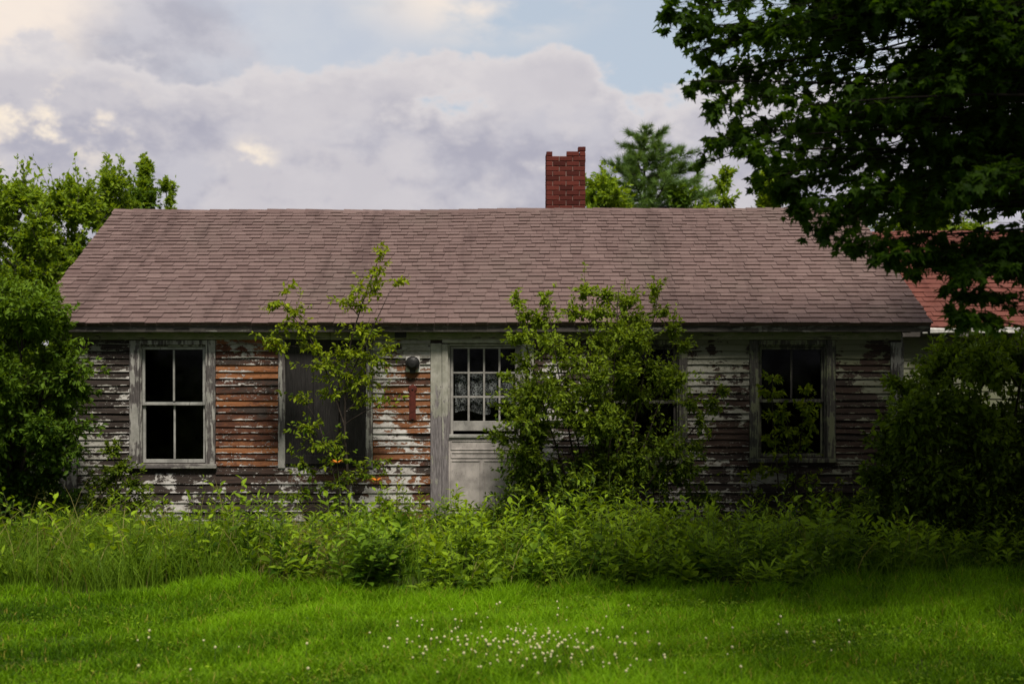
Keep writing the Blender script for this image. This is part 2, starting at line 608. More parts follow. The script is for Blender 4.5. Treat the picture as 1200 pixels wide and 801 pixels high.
def clapboards(rows, extent, blocks, place, attr_fn, mb):
    """rows: list of z; place(u, depth, z) -> world point. wedge boards with butt joints"""
    V, L, S, UV, T, PA, OA, MA = mb
    for ri, (z0, z1) in enumerate(rows):
        u0, u1 = extent(z0)
        cuts = sorted([(a, b) for a, b, c, d in blocks if z1 > c + .02 and z0 < d - .02])
        spans, cur = [], u0
        for a, b in cuts:
            if a > cur + .02:
                spans.append((cur, a - .003))
            cur = max(cur, b + .003)
        if cur < u1 - .02:
            spans.append((cur, u1))
        for a, b in spans:
            x = a
            while x < b - 1e-4:
                ln = random.uniform(.9, 3.2)
                e = b if b - (x + ln) < .45 else x + ln
                n = max(2, int((e - x) / .13) + 1)
                us = np.linspace(x + .0015, e - .0015, n)
                tint = random.random()
                sag = random.uniform(-.004, .004)
                lift = random.choice([0, 0, 0, random.uniform(0, .016)])
                ph = random.uniform(0, 6)
                uo = random.uniform(0, 50)
                base = len(V)
                for k, u in enumerate(us):
                    f = k / (n - 1)
                    dz = sag * math.sin(f * math.pi) + .003 * math.sin(u * 3.1 + ph) + random.uniform(-.003, .003)
                    d = .027 + lift * (f if tint > .5 else 1 - f) + random.uniform(-.001, .0015)
                    V.append(place(u, d, z0 + dz))
                    V.append(place(u, .006, z1 + .008))
                    V.append(place(u, .002, z0 + dz + .001))
                    for zz in (z0, z1, z0):
                        p, o, m_ = attr_fn(u, zz)
                        PA.append(p)
                        OA.append(o)
                        MA.append(m_)
                for k in range(n - 1):
                    a0, b0 = base + 3 * k, base + 3 * k + 3
                    S.append(len(L))
                    L += [a0, b0, b0 + 1, a0 + 1]
                    UV += [(uo + us[k], 0), (uo + us[k + 1], 0), (uo + us[k + 1], 1), (uo + us[k], 1)]
                    S.append(len(L))
                    L += [a0 + 2, b0 + 2, b0, a0]
                    UV += [(uo + us[k], 0), (uo + us[k + 1], 0), (uo + us[k + 1], .03), (uo + us[k], .03)]
                    T += [tint, tint]
                for q in (base, base + 3 * (n - 1)):
                    S.append(len(L))
                    L += [q, q + 1, q + 2]
                    UV += [(uo, 0), (uo, 1), (uo, 0)]
                    T.append(tint)
                x = e


def finish_wall(name, mb, back):
    V, L, S, UV, T, PA, OA, MA = mb
    mi = [0] * len(S)
    for (vs, fs) in back:
        o = len(V)
        V += list(vs)
        PA += [-1] * len(vs)
        OA += [0] * len(vs)
        MA += [0] * len(vs)
        for f in fs:
            S.append(len(L))
            L += [i + o for i in f]
            UV += [(0, 0)] * len(f)
            T.append(.5)
            mi.append(1)
    me = np_mesh(name, np.array(V), L, S, {'tint': ('FACE', T), 'paint': ('POINT', PA), 'orange': ('POINT', OA), 'moss_shade': ('POINT', MA)}, UV, matidx=mi)
    return link(name, me, [M['siding'], M['sheath']], house)


BOXF = [(0, 2, 3, 1), (4, 5, 7, 6), (0, 1, 5, 4), (1, 3, 7, 5), (3, 2, 6, 7), (2, 0, 4, 6)]


def boxv(x0, x1, y0, y1, z0, z1):
    return [(x, y, z) for z in (z0, z1) for y in (y0, y1) for x in (x0, x1)]


def rows(z0, z1, lo=.076, hi=.090):
    out, z = [], z0
    while z < z1 - .03:
        h = random.uniform(lo, hi)
        out.append((z, min(z + h, z1)))
        z += h
    return out


def front_wall():
    mb = ([], [], [], [], [], [], [], [])
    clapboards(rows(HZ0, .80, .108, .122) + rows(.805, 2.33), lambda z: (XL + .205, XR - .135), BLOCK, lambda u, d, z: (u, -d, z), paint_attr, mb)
    # sheathing with holes at the openings
    back = []
    holes = sorted([(w['i'][0], w['i'][1], w['z'][0], w['z'][1]) for w in WINS + [BOARD, DOOR]])
    cur = XL
    for a, b, c, d in holes:
        back.append((boxv(cur, a, 0, .11, .12, 2.46), BOXF))
        back.append((boxv(a, b, 0, .11, .12, c), BOXF))
        back.append((boxv(a, b, 0, .11, d, 2.46), BOXF))
        cur = b
    back.append((boxv(cur, XR, 0, .11, .12, 2.46), BOXF))
    finish_wall('wall', mb, back)


def roof_z(y):
    return EZ + (RZ - EZ) * (y - EY) / (RY - EY) if y <= RY else EZ + (RZ - EZ) * (2 * RY - EY - y) / (RY - EY)


def side_wall(x, sgn):
    mb = ([], [], [], [], [], [], [], [])

    def ext(z):
        if z < 2.36:
            return (.0, YB)
        k = (z + .16 - EZ) / (RZ - EZ) * (RY - EY) + EY
        return (max(0, k), YB - max(0, k))
    place = (lambda u, d, z: (x + sgn * d, u, z)) if sgn > 0 else (lambda u, d, z: (x + sgn * d, YB - u, z))
    clapboards(rows(HZ0, 4.02), ext, [], place, lambda u, z: (.0, .1, .3), mb)
    xi = x - sgn * .1
    P = [(y, z) for y, z in ((.112, .12), (YB - .112, .12), (YB - .112, 2.5), (RY, 4.16), (.112, 2.5))]
    vs = [(x - sgn * .002, y, z) for y, z in P] + [(xi, y, z) for y, z in P]
    fs = [(0, 1, 2, 3, 4), (9, 8, 7, 6, 5)] + [(i, (i + 1) % 5, 5 + (i + 1) % 5, 5 + i) for i in range(5)]
    finish_wall('wall', mb, [(vs, fs)])


def rear_wall():
    mb = ([], [], [], [], [], [], [], [])
    clapboards(rows(HZ0, 2.4), lambda z: (XL, XR), [], lambda u, d, z: (-.75 - u, YB + d, z), lambda u, z: (.0, .1, .3), mb)
    finish_wall('wall', mb, [(boxv(XL, XR, YB - .11, YB, .12, 2.46), BOXF)])


front_wall()
side_wall(XL, -1)
side_wall(XR, 1)
rear_wall()

b = MB()
b.box(XL + .1, XR - .1, .112, YB - .112, .16, .24)
b.build('floor', M['dark_wood'], house)
b = MB()
b.box(XL + .1, XR - .1, .112, YB - .112, 2.40, 2.45)
b.build('ceiling', M['dark_wood'], house)
b = MB()
for xx in (-3.2, -1.45, .7, 2.55):
    b.box(xx, xx + .09, .114, YB - .114, .242, 2.398)
b.box(XL + .102, XR - .102, 3.0, 3.09, .242, 2.398)
b.build('partition_wall', M['dark_wood'], house)
b = MB()
x = XL - .02
while x < XR:
    w = random.uniform(.25, .5)
    b.box(x, min(x + w, XR + .02) - .012, -.035, .2, -.15, .125, .012)
    x += w
b.build('foundation', M['stone'], house, .02)

# corner boards, frieze, fascia
for x0, x1 in ((XL - .025, XL + .2), (XR - .13, XR + .025)):
    b = MB()
    b.box(x0, x1, -.034, -.0005, .12, 2.30, .003)
    xs = x0 if x0 < 0 else x1 - .03
    b.box(xs, xs + .03, .001, .16, .12, 2.40, .002)
    b.build('corner_board', M['trim_v'], house, .004)
b = MB()
x = XL
for e in (-2.2, 1.3, XR):
    b.box(x, e - .004, -.026, -.001, 2.332, 2.475, .0025)
    x = e
b.build('frieze_board', M['frieze'], house, .004)
b = MB()
x = EX0 + .02
for e in (-3.1, .4, 3.0, EX1 - .02):
    b.box(x, e - .003, EY + .022, EY + .046, EZ - .105, EZ - .012, .002)
    x = e
b.build('fascia', M['fascia'], house, .003)
xs = np.arange(EX0 + .15, EX1 - .1, .61)
for xr in xs:                                            # rafter tails under the eave
    b = MB()
    b.add([(xr, EY + .05, EZ - .115), (xr + .05, EY + .05, EZ - .115), (xr, -.03, EZ - .11), (xr + .05, -.03, EZ - .11),
           (xr, EY + .05, EZ - .03), (xr + .05, EY + .05, EZ - .03), (xr, -.03, EZ + .07), (xr + .05, -.03, EZ + .07)], BOXF)
    b.build('rafter_tail', M['fascia'], house)
b = MB()
b.frame(-1.42, -1.28, -.04, -.028, 2.355, 2.445, .018, .001)
b.box(-1.40, -1.30, -.032, -.028, 2.37, 2.43)
b.build('vent', M['black_metal'], house)

# ---------------- roof
TH = math.atan2(RZ - EZ, RY - EY)


def ridge_sag(x):
    return -.022 * math.exp(-((x + 1.9) / 1.5) ** 2) + .012 * math.sin(x * .42 + .6) - .012 * math.exp(-((x - 1.6) / 1.6) ** 2) + .006 * math.sin(1.7 * x)


def shingles(mb, x0, x1, ey, ez, ry, rz, expo, front=True, tabw=(.13, .23), sag=ridge_sag, white=True):
    sl = math.hypot(ry - ey, rz - ez)
    n = int(sl / expo)
    expo = sl / n
    dy, dz = (ry - ey) / sl, (rz - ez) / sl
    ny, nz = -dz * (1 if ry > ey else 1), dy
    if ry < ey:
        ny, nz = -dz, dy
        ny, nz = (-ny, -nz) if nz < 0 else (ny, nz)
    for r in range(n):
        s0 = r * expo - (.02 if r == 0 else 0)
        s1 = (r + 1) * expo + .03
        x = x0 + random.uniform(-.02, .0)
        hi_ = random.random() < .5
        while x < x1 - .01:
            w = random.uniform(*tabw)
            e = min(x + w, x1 + random.uniform(-.012, .008))
            if x1 - e < .08:
                e = x1 + random.uniform(-.012, .006)
            hi_ = (not hi_) if random.random() < .82 else hi_
            thick = .013 if hi_ else .006
            drop = random.uniform(-.005, .005) + (.012 if random.random() < .02 else 0)
            wv = .006 * math.sin(x * 1.3 + r) + .005 * math.sin(x * .5 + r * 2.3)
            tint = min(1, max(0, random.gauss(.5, .2)))
            P = []
            for (h, h1) in ((0.0, 0.0), (thick + .004, .004)):
                for (s, hh) in ((s0 - drop + wv, h + (.006 if h else .0)), (min(s1, sl), h1)):
                    for xx in (x + .002, e - .002):
                        f = s / sl
                        zz = sag(xx) * f
                        P.append((xx, ey + dy * s + ny * (hh + .004), ez + dz * s + nz * (hh + .004) + zz))
            mb.add(P, BOXF, tint)
            x = e


def roof_deck(mb, x0, x1, ey, ez, ry, rz, t=.03, sag=ridge_sag, n=24):
    for i in range(n):
        a, c = x0 + (x1 - x0) * i / n, x0 + (x1 - x0) * (i + 1) / n
        mb.add([(a, ey, ez - t), (c, ey, ez - t), (a, ry, rz - t + sag(a)), (c, ry, rz - t + sag(c)),
                (a, ey, ez), (c, ey, ez), (a, ry, rz + sag(a)), (c, ry, rz + sag(c))], BOXF, .2)


b = MB()
roof_deck(b, EX0 + .01, EX1 - .01, EY + .01, EZ, RY, RZ)
shingles(b, EX0, EX1, EY, EZ, RY, RZ, .110)
by = 2 * RY - EY
roof_deck(b, EX0 + .01, EX1 - .01, by - .01, EZ, RY, RZ)
shingles(b, EX0, EX1, by, EZ, RY, RZ, .16)
roof = b.build('roof', M['shingle'], house)
b = MB()
x = EX0
while x < EX1 - .02:
    e = min(x + .28, EX1)
    s0, s1 = ridge_sag(x), ridge_sag(e)
    j = random.uniform(0, .008)
    for sg in (-1, 1):
        q = [(x - .03, RY, RZ + s0 + .024 + j), (e, RY, RZ + s1 + .016 + j), (e, RY + sg * .13, RZ + s1 - .064 + j), (x - .03, RY + sg * .13, RZ + s0 - .056 + j)]
        b.add(q, [(0, 1, 2, 3) if sg > 0 else (3, 2, 1, 0)], random.random())
    x = e
b.build('ridge_cap', M['shingle'], roof)
for x in (EX0 + .012, EX1 - .036):
    b = MB()
    for sg in (0, 1):
        ya, yb_ = (EY + .03, RY) if sg == 0 else (2 * RY - EY - .03, RY)
        zz = .03 + .10
        q = []
        for xx in (x, x + .024):
            q += [(xx, ya, EZ - zz), (xx, yb_, RZ - zz), (xx, yb_, RZ - .032), (xx, ya, EZ - .032)]
        b.add(q, [(0, 1, 2, 3), (7, 6, 5, 4), (0, 4, 5, 1), (1, 5, 6, 2), (2, 6, 7, 3), (3, 7, 4, 0)])
    b.build('rake_board', M['fascia'], roof, .002)


def chimney():
    cx0, cx1 = .505, 1.085
    cy0, cy1 = RY + .06, RY + .56
    b = MB()
    c = MB()
    c.box(cx0 + .012, cx1 - .012, cy0 + .012, cy1 - .012, 3.9, 5.10)
    z = 3.95
    r = 0
    bl, bh, m = .195, .063, .009
    while z < 5.17:
        top = z > 5.10
        off = 0 if r % 2 else bl * .5
        for side in range(4):
            x = cx0 - off if side < 2 else cy0 - (bl * .5 - off)
            lim0, lim1 = (cx0, cx1) if side < 2 else (cy0 + .1, cy1 - .1)
            while x < lim1 - .012:
                a, e = max(x, lim0), min(x + bl, lim1)
                if e - a > .03:
                    keep = True
                    if top:
                        keep = side >= 2 or a < cx0 + .07 or e > cx1 - .22
                    if keep:
                        j = random.uniform(-.004, .004)
                        t = min(1, max(0, random.gauss(.5, .25)))
                        if side == 0:
                            b.box(a, e - m, cy0 + j, cy0 + .09, z, z + bh, .002, t)
                        elif side == 1:
                            b.box(a, e - m, cy1 - .09, cy1 + j, z, z + bh, .002, t)
                        elif side == 2:
                            b.box(cx0 + j, cx0 + .09, a, e - m, z, z + bh, .002, t)
                        else:
                            b.box(cx1 - .09, cx1 + j, a, e - m, z, z + bh, .002, t)
                x += bl + m * .2
        z += bh + m
        r += 1
    b.box(cx1 - .115, cx1 - .004, cy0 + .004, cy0 + .1, z, z + bh, .003, .2)
    ch = b.build('chimney', M['brick'], roof, .004)
    c.build('mortar_core', M['mortar'], None)
    o = bpy.data.objects['mortar_core']
    o.data.transform(Matrix.Translation(-Vector(house.location)))
    # the joints belong to the chimney: join into its mesh
    bm = bmesh.new()
    bm.from_mesh(ch.data)
    n0 = len(bm.faces)
    bm.from_mesh(o.data)
    bm.faces.ensure_lookup_table()
    for f in bm.faces[n0:]:
        f.material_index = 1
    bm.to_mesh(ch.data)
    bm.free()
    ch.data.materials.append(M['mortar'])
    bpy.data.objects.remove(o)


chimney()


# ---------------- windows
def window(w, muntins=(True, True), low_frac=.505, tm='trim_v', sm='sash'):
    (a, d), (p, q), (z0, z1) = w['o'], w['i'], w['z']
    b = MB()
    b.box(a, p, -.032, -.001, z0 - .002, z1 + .055, .003)
    b.box(q, d, -.032, -.001, z0 - .002, z1 + .055, .003)
    b.box(p + .001, q - .001, -.028, -.001, z1, z1 + .055, .002)
    # jamb lining in the wall thickness
    b.box(p - .004, p + .018, .0, .13, z0, z1)
    b.box(q - .018, q + .004, .0, .13, z0, z1)
    b.box(p + .018, q - .018, .0, .13, z1 - .02, z1 + .004)
    win = b.build('window', M[tm], house, .004)
    b = MB()
    b.box(a - .02, d + .02, -.06, .11, z0 - .055, z0 - .004, .003)
    b.build('sill', M['trim_h' if tm == 'trim_v' else tm], win, .005)
    zm = z0 + (z1 - z0) * low_frac
    x0, x1 = p + .02, q - .02
    for k, (s0, s1, y) in enumerate(((z0 + .005, zm + .02, .05), (zm - .02, z1 - .022, .022))):
        b = MB()
        b.frame(x0, x1, y, y + .026, s0, s1, .032, .001, .034, .045 if k == 0 else .03)
        if muntins[k]:
            xm = (x0 + x1) / 2
            b.box(xm - .012, xm + .012, y + .003, y + .022, s0 + .05, s1 - .04, .001)
        b.build('sash', M[sm], win, .003)
        g = MB()
        g.box(x0 + .04, x1 - .04, y + .011, y + .014, s0 + .045, s1 - .035)
        g.build('pane', M['glass'], win)


window(WINS[0])
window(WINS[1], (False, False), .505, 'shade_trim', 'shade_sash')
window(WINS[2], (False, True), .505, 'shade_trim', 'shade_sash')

# ---------------- boarded opening
b = MB()
a, d = BOARD['o']
p, q = BOARD['i']
z0, z1 = BOARD['z']
xs = [p + .002, p + .34, p + .655, q - .002]
for i in range(3):
    b.box(xs[i] + .004, xs[i + 1] - .004, -.022, .012, z0 + random.uniform(0, .02), z1 + .026, .004)
b.box(p + .015, q - .02, -.043, -.026, z0 + .05, z0 + .15, .006)
bw = b.build('boarded_window', M['plank'], house, .004)
bw['label'] = 'window opening closed with grey weathered planks'
for u0, u1 in ((a, p), (q, d)):
    b = MB()
    b.box(u0, u1, -.034, -.001, z0, z1 + .03, .004)
    b.build('casing', M['trim_v'], bw, .004)

# ---------------- front door
a, d = DOOR['o']
p, q = DOOR['i']
z0, z1 = DOOR['z']
b = MB()
b.box(a, a + .135, -.036, -.001, .13, z1 + .01, .003)
b.box(a + .138, p, -.048, -.001, .13, z1, .002)
b.box(q, d, -.036, -.001, .13, z1, .003)
b.box(a + .14, d, -.038, -.001, z1 + .012, z1 + .052, .002)
b.box(p - .004, p + .02, .0, .13, z0, z1)
b.box(q - .02, q + .004, .0, .13, z0, z1)
b.box(p + .02, q - .02, .0, .13, z1 - .02, z1 + .004)
fr = b.build('door_frame', M['door_casing'], house, .004)
b = MB()
b.box(a + .13, d - .02, -.09, .11, .17, .25, .003)
b.build('threshold', M['trim_h'], fr, .005)
x0, x1 = p + .024, q - .024
y = .03
b = MB()
b.box(x0, x0 + .035, y, y + .04, z0 + .01, z1 - .025, .001)       # stiles
b.box(x1 - .065, x1, y, y + .04, z0 + .01, z1 - .025, .001)
b.box(x0 + .035, x1 - .065, y, y + .04, z1 - .055, z1 - .025, .001)
b.box(x0 + .035, x1 - .065, y, y + .04, 1.225, 1.345, .001)       # lock rail
b.box(x0 + .035, x1 - .065, y, y + .04, z0 + .01, z0 + .12, .001)
door = b.build('door', M['door_paint'], house, .004)
L0, L1, ZB, ZT = x0 + .035, x1 - .065, 1.345, z1 - .055
b = MB()
for k in range(1, 4):
    xm = L0 + (L1 - L0) * k / 4
    b.box(xm - .012, xm + .012, y + .006, y + .03, ZB, ZT, .001)
for k in range(1, 3):
    zm = ZB + (ZT - ZB) * k / 3
    b.box(L0, L1, y + .008, y + .028, zm - .011, zm + .011, .001)
b.build('muntin_grid', M['door_paint'], door, .002)
g = MB()
g.box(L0, L1, y + .032, y + .035, ZB, ZT)
g.build('pane', M['glass'], door)
b = MB()
b.box(p + .012, q - .012, -.030, .028, 1.145, 1.185, .002)        # ledge
b.build('ledge', M['sash'], door, .004)
b = MB()
zlo, zhi = z0 + .012, 1.143
b.box(p + .004, q - .03, -.004, .020, zlo, zhi, .001)
for (u0, u1, v0, v1) in ((.03, .395, .02, .60), (.425, .80, .02, .60), (.03, .80, .625, .70), (.03, .80, .725, .85)):
    zz0, zz1 = zlo + v0, min(zlo + v1, zhi - .03)
    b.frame(p + u0, p + u1, -.012, -.0045, zz0, zz1, .014, .0005)
b.build('lower_panel', M['door_panel'], door, .003)
b = MB()
b.lathe(x1 - .03, y - .005, 1.28, [(.0, -.055), (.022, -.05), (.028, -.03), (.014, -.012), (.03, -.004), (.03, .004)], 14, 'y')
b.build('handle', M['black_metal'], door)

# lace curtain hanging behind the door panes
n, mrow = 40, 14
V, L, S = [], [], []
for j in range(mrow + 1):
    for i in range(n + 1):
        u, v = i / n, j / mrow
        xx = L0 + .02 + (L1 - L0 - .04) * u
        zb = ZB + .10 + .025 * math.sin(u * 9) + (.09 if u > .62 else 0)
        zt = ZB + (ZT - ZB) * .68
        V.append((xx, y + .075 + .018 * math.sin(u * 34 + 2 * v) * (1 - .5 * v) + .01 * math.sin(u * 11), zb + (zt - zb) * v))
for j in range(mrow):
    for i in range(n):
        q0 = j * (n + 1) + i
        S.append(len(L))
        L += [q0, q0 + 1, q0 + n + 2, q0 + n + 1]
cur = thing('lace_curtain', 'torn pale lace curtain hanging behind the small panes of the door', 'curtain', ((L0 + L1) / 2, y + .08, ZB + .1))
link('curtain_cloth', np_mesh('curtain_cloth', V, L, S, smooth=True), M['lace'], cur)
b = MB()
b.box(L0 - .03, L1 + .03, y + .06, y + .068, ZB + (ZT - ZB) * .68, ZB + (ZT - ZB) * .68 + .008)
b.build('curtain_rod', M['black_metal'], cur)

# wall lamp and rusty plate left of the door
lamp = thing('wall_lamp', 'old black round lamp on a white backing block beside the door', 'lamp', (-1.2, -.03, 2.03))
b = MB()
b.box(-1.285, -1.115, -.040, -.022, 1.94, 2.13, .003)
b.build('backing_block', M['white_paint'], lamp, .004)
b = MB()
b.lathe(-1.2, -.04, 2.045, [(.0, -.10), (.045, -.095), (.075, -.07), (.088, -.035), (.085, -.005), (.06, .0)], 18, 'y')
b.build('lamp_housing', M['black_metal'], lamp)
b = MB()
b.box(-1.235, -1.165, -.075, -.041, 1.925, 1.975, .002)
b.build('lamp_bracket', M['black_metal'], lamp, .006)
pl = thing('thermometer', 'narrow dark red rusted metal plate screwed to the peeling siding below the lamp', 'metal plate', (-1.205, -.03, 1.35))
b = MB()
b.box(-1.245, -1.165, -.034, -.024, 1.355, 1.745, .003)
b.box(-1.225, -1.185, -.040, -.0345, 1.37, 1.70, .002)
b.lathe(-1.205, -.028, 1.735, [(.0, -.014), (.045, -.01), (.055, .0)], 14, 'y')
b.build('plate', M['rust'], pl, .004)
for zz in (1.372, 1.73):
    b = MB()
    b.lathe(-1.205, -.041, zz, [(.0, -.008), (.008, -.006), (.01, .0)], 8, 'y')
    b.build('screw', M['black_metal'], pl)

# ------------------------------------------------------------------ red-roofed building at the right
shed = thing('red_roofed_outbuilding', 'pale outbuilding under a faded red roof, half hidden at the right of the cottage', 'outbuilding', (8.6, 5.8, 0))
SX0, SX1, SY0, SY1 = 5.12, 12.2, 3.2, 8.6
SEZ, SRZ, SRY = 2.55, 4.35, 5.9
b = MB()
b.box(SX0, SX1, SY0, SY1, 0, SEZ + .03)
for zz in np.arange(.15, 2.45, .115):
    b.add([(SX0, SY0 - .02, zz), (SX1, SY0 - .02, zz), (SX0, SY0 - .003, zz), (SX1, SY0 - .003, zz), (SX0, SY0 - .006, zz + .114), (SX1, SY0 - .006, zz + .114), (SX0, SY0 - .003, zz + .114), (SX1, SY0 - .003, zz + .114)], BOXF)
for xx in (SX0 + .02, SX1 - .02):
    b.add([(xx - .02, SY0, SEZ), (xx + .02, SY0, SEZ), (xx - .02, SY1, SEZ), (xx + .02, SY1, SEZ), (xx - .02, SRY - .02, SRZ - .05), (xx + .02, SRY - .02, SRZ - .05), (xx - .02, SRY + .02, SRZ - .05), (xx + .02, SRY + .02, SRZ - .05)], BOXF)
b.build('wall', trim_mat('pale_green_clapboard', 'x', .12, (0.13, 0.13, 0.10), (0.07, .065, .055), .5), shed)
b = MB()
zero = lambda x: 0.02 * math.sin(x)
roof_deck(b, SX0 - .06, SX1 + .3, SY0 - .25, SEZ + .04, SRY, SRZ, .03, zero)
shingles(b, SX0 - .06, SX1 + .3, SY0 - .25, SEZ + .04, SRY, SRZ, .15, sag=zero)
roof_deck(b, SX0 - .06, SX1 + .3, SY1 + .25, SEZ + .04, SRY, SRZ, .03, zero)
shingles(b, SX0 - .06, SX1 + .3, SY1 + .25, SEZ + .04, SRY, SRZ, .15, sag=zero)
b.build('roof', M['red_shingle'], shed)
b = MB()
b.box(SX0 - .05, SX1 + .28, SY0 - .235, SY0 - .21, SEZ - .10, SEZ + .0, .002)
b.build('fascia', M['fascia'], shed)
b = MB()
x = 6.05
while x < 12.2:
    e = x + random.uniform(.5, 1.2)
    b.box(x, e, SY0 - .31, SY0 - .245, SEZ - .05, SEZ + .03, .012)
    x = e + random.choice([.02, .06, .2])
b.build('gutter', M['white_paint'], shed, .01)
b = MB()
b.frame(7.6, 8.5, SY0 - .05, SY0 - .02, .9, 2.1, .09, .002)
b.box(7.69, 8.41, SY0 - .03, SY0 - .022, .99, 2.01)
b.build('window', M['trim_v'], shed, .004)


# ------------------------------------------------------------------ plants
def rand_dir(n):
    return unit(RNG.normal(size=(n, 3)))


def in_ell(n, shell=.5):
    d = rand_dir(n)
    r = RNG.random(n) ** shell
    return d * r[:, None]


def make_tree(name, label, cat, stems, clumps, leaf, templ, mat, barkm, twigs=14, per=14, lsize=.08, group=None,
              droop=-.15, tintz=.25, branch_r=.02, twig_r=.004, crown_name='crown', trunk_name='trunk', tint0=.35, upn=1.0, shell=.75, shoot=.35, loose=1.2):
    """stems: list of (pts, r0, r1) in world space ; clumps: list of (centre, radii, density)
    limbs run from the stems to each clump, twigs spread through the clump, leaves sit along the twigs"""
    base = stems[0][0][0]
    root = thing(name, label, cat, base, group)
    lines = []
    samp = []
    for pts, r0, r1 in stems:
        pts = np.asarray(pts, float)
        n = len(pts)
        # resample smooth
        t = np.linspace(0, n - 1, max(8, 5 * n))
        P = np.stack([np.interp(t, np.arange(n), pts[:, i]) for i in range(3)], -1)
        ker = np.ones(5) / 5
        Q = P.copy()
        for i in range(3):
            Q[2:-2, i] = np.convolve(P[:, i], ker, 'valid')
        Q[1:-1] += RNG.normal(0, r0 * .12, (len(Q) - 2, 3))
        R = np.linspace(r0, r1, len(Q))
        R[0] *= 1.25
        lines.append((Q, R))
        samp.append(Q)
    allp = np.concatenate(samp)
    allr = np.concatenate([l[1] for l in lines])
    pos, axs, nrm, siz, tnt = [], [], [], [], []
    zs = [c[0][2] for c in clumps]
    zlo, zhi = min(zs) - .3, max(zs) + .3
    for c, r, dens in clumps:
        c = np.asarray(c, float)
        r = np.asarray(r, float)
        dd = allp - c
        dist = np.linalg.norm(dd, axis=1) + np.maximum(0, dd[:, 2]) * 2.5 + np.maximum(0, .25 - (c[2] - allp[:, 2])) * .6
        i = int(np.argmin(dist))
        a = allp[i]
        out = c - a
        mid = a + out * .5 + np.array([0, 0, .12 * np.linalg.norm(out)]) + RNG.normal(0, .06, 3) * np.linalg.norm(out)
        nb = 8
        B = bez(a, mid, c, nb)
        r0 = min(allr[i] * .75, branch_r * (0.5 + np.linalg.norm(out) * .25) + twig_r)
        lines.append((B, np.linspace(r0, twig_r * 1.2, nb)))
        nt = max(2, int(twigs * dens))
        ends = c + in_ell(nt, shell) * r * loose
        ns = int(nt * .22)
        if ns and shoot:
            dsh = rand_dir(ns) * r * RNG.uniform(1.1, 1.75, ns)[:, None]
            dsh[:, 2] = dsh[:, 2] * .7 + np.abs(dsh[:, 2]) * shoot + r[2] * shoot * RNG.random(ns)
            ends[:ns] = c + dsh
        ts = RNG.integers(nb // 2, nb, nt)
        for k in range(nt):
            s = B[ts[k]]
            e = ends[k]
            v = e - s
            T = bez(s, s + v * .5 + RNG.normal(0, .1, 3) * np.linalg.norm(v), e, 5)
            lines.append((T, np.linspace(twig_r, twig_r * .4, 5)))
            m = max(2, int(per * RNG.uniform(.6, 1.4)))
            f = 1 - RNG.random(m) ** 1.4 * .85
            idx = f * 4
            lo = np.minimum(idx.astype(int), 3)
            w = (idx - lo)[:, None]
            p = T[lo] * (1 - w) + T[lo + 1] * w
            td = unit(v[None, :])
            ax = td * .5 + rand_dir(m) * .85 + unit(p - c + 1e-6) * .35 + np.array([0, 0, droop])
            pos.append(p + rand_dir(m) * lsize * .25)
            axs.append(ax)
            nrm.append(np.array([0, 0, upn])[None, :] + rand_dir(m) * .75)
            siz.append(lsize * RNG.uniform(.55, 1.25, m))
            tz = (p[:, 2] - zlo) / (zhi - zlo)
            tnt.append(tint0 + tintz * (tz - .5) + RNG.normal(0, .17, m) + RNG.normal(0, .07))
    pos, axs, nrm, siz, tnt = [np.concatenate(x) for x in (pos, axs, nrm, siz, tnt)]
    link(trunk_name, tubes_mesh(trunk_name, lines), M[barkm], root)
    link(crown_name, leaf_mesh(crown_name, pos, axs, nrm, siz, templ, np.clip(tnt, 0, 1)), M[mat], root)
    return root


def pc(px, py, D, rx, ry, dens=1.0, rd=None, dd=0.0):
    """clump from photo pixels: centre, radii in px"""
    c = at(px, py, D + dd)
    k = D / F
    return (c, (rx * k, (rd if rd is not None else (rx + ry) * .5) * k, ry * k), dens)


def gnd(px, D):
    p = at(px, 430, D)
    return np.array([p[0], p[1], float(ground_z(p[0], p[1])) - .03])


def scatter(px0, px1, py0, py1, D, n, r, dens=1.0, ddr=.5, inside=None):
    out = []
    k = 0
    while len(out) < n and k < 4000:
        k += 1
        x, y = random.uniform(px0, px1), random.uniform(py0, py1)
        if inside and not inside(x, y):
            continue
        rr = r * random.uniform(.6, 1.35)
        out.append(pc(x, y, D, rr * random.uniform(.9, 1.3), rr, dens, None, random.uniform(-ddr, ddr)))
    return out


def ellipse(cx, cy, rx, ry):
    return lambda x, y: ((x - cx) / rx) ** 2 + ((y - cy) / ry) ** 2 < 1


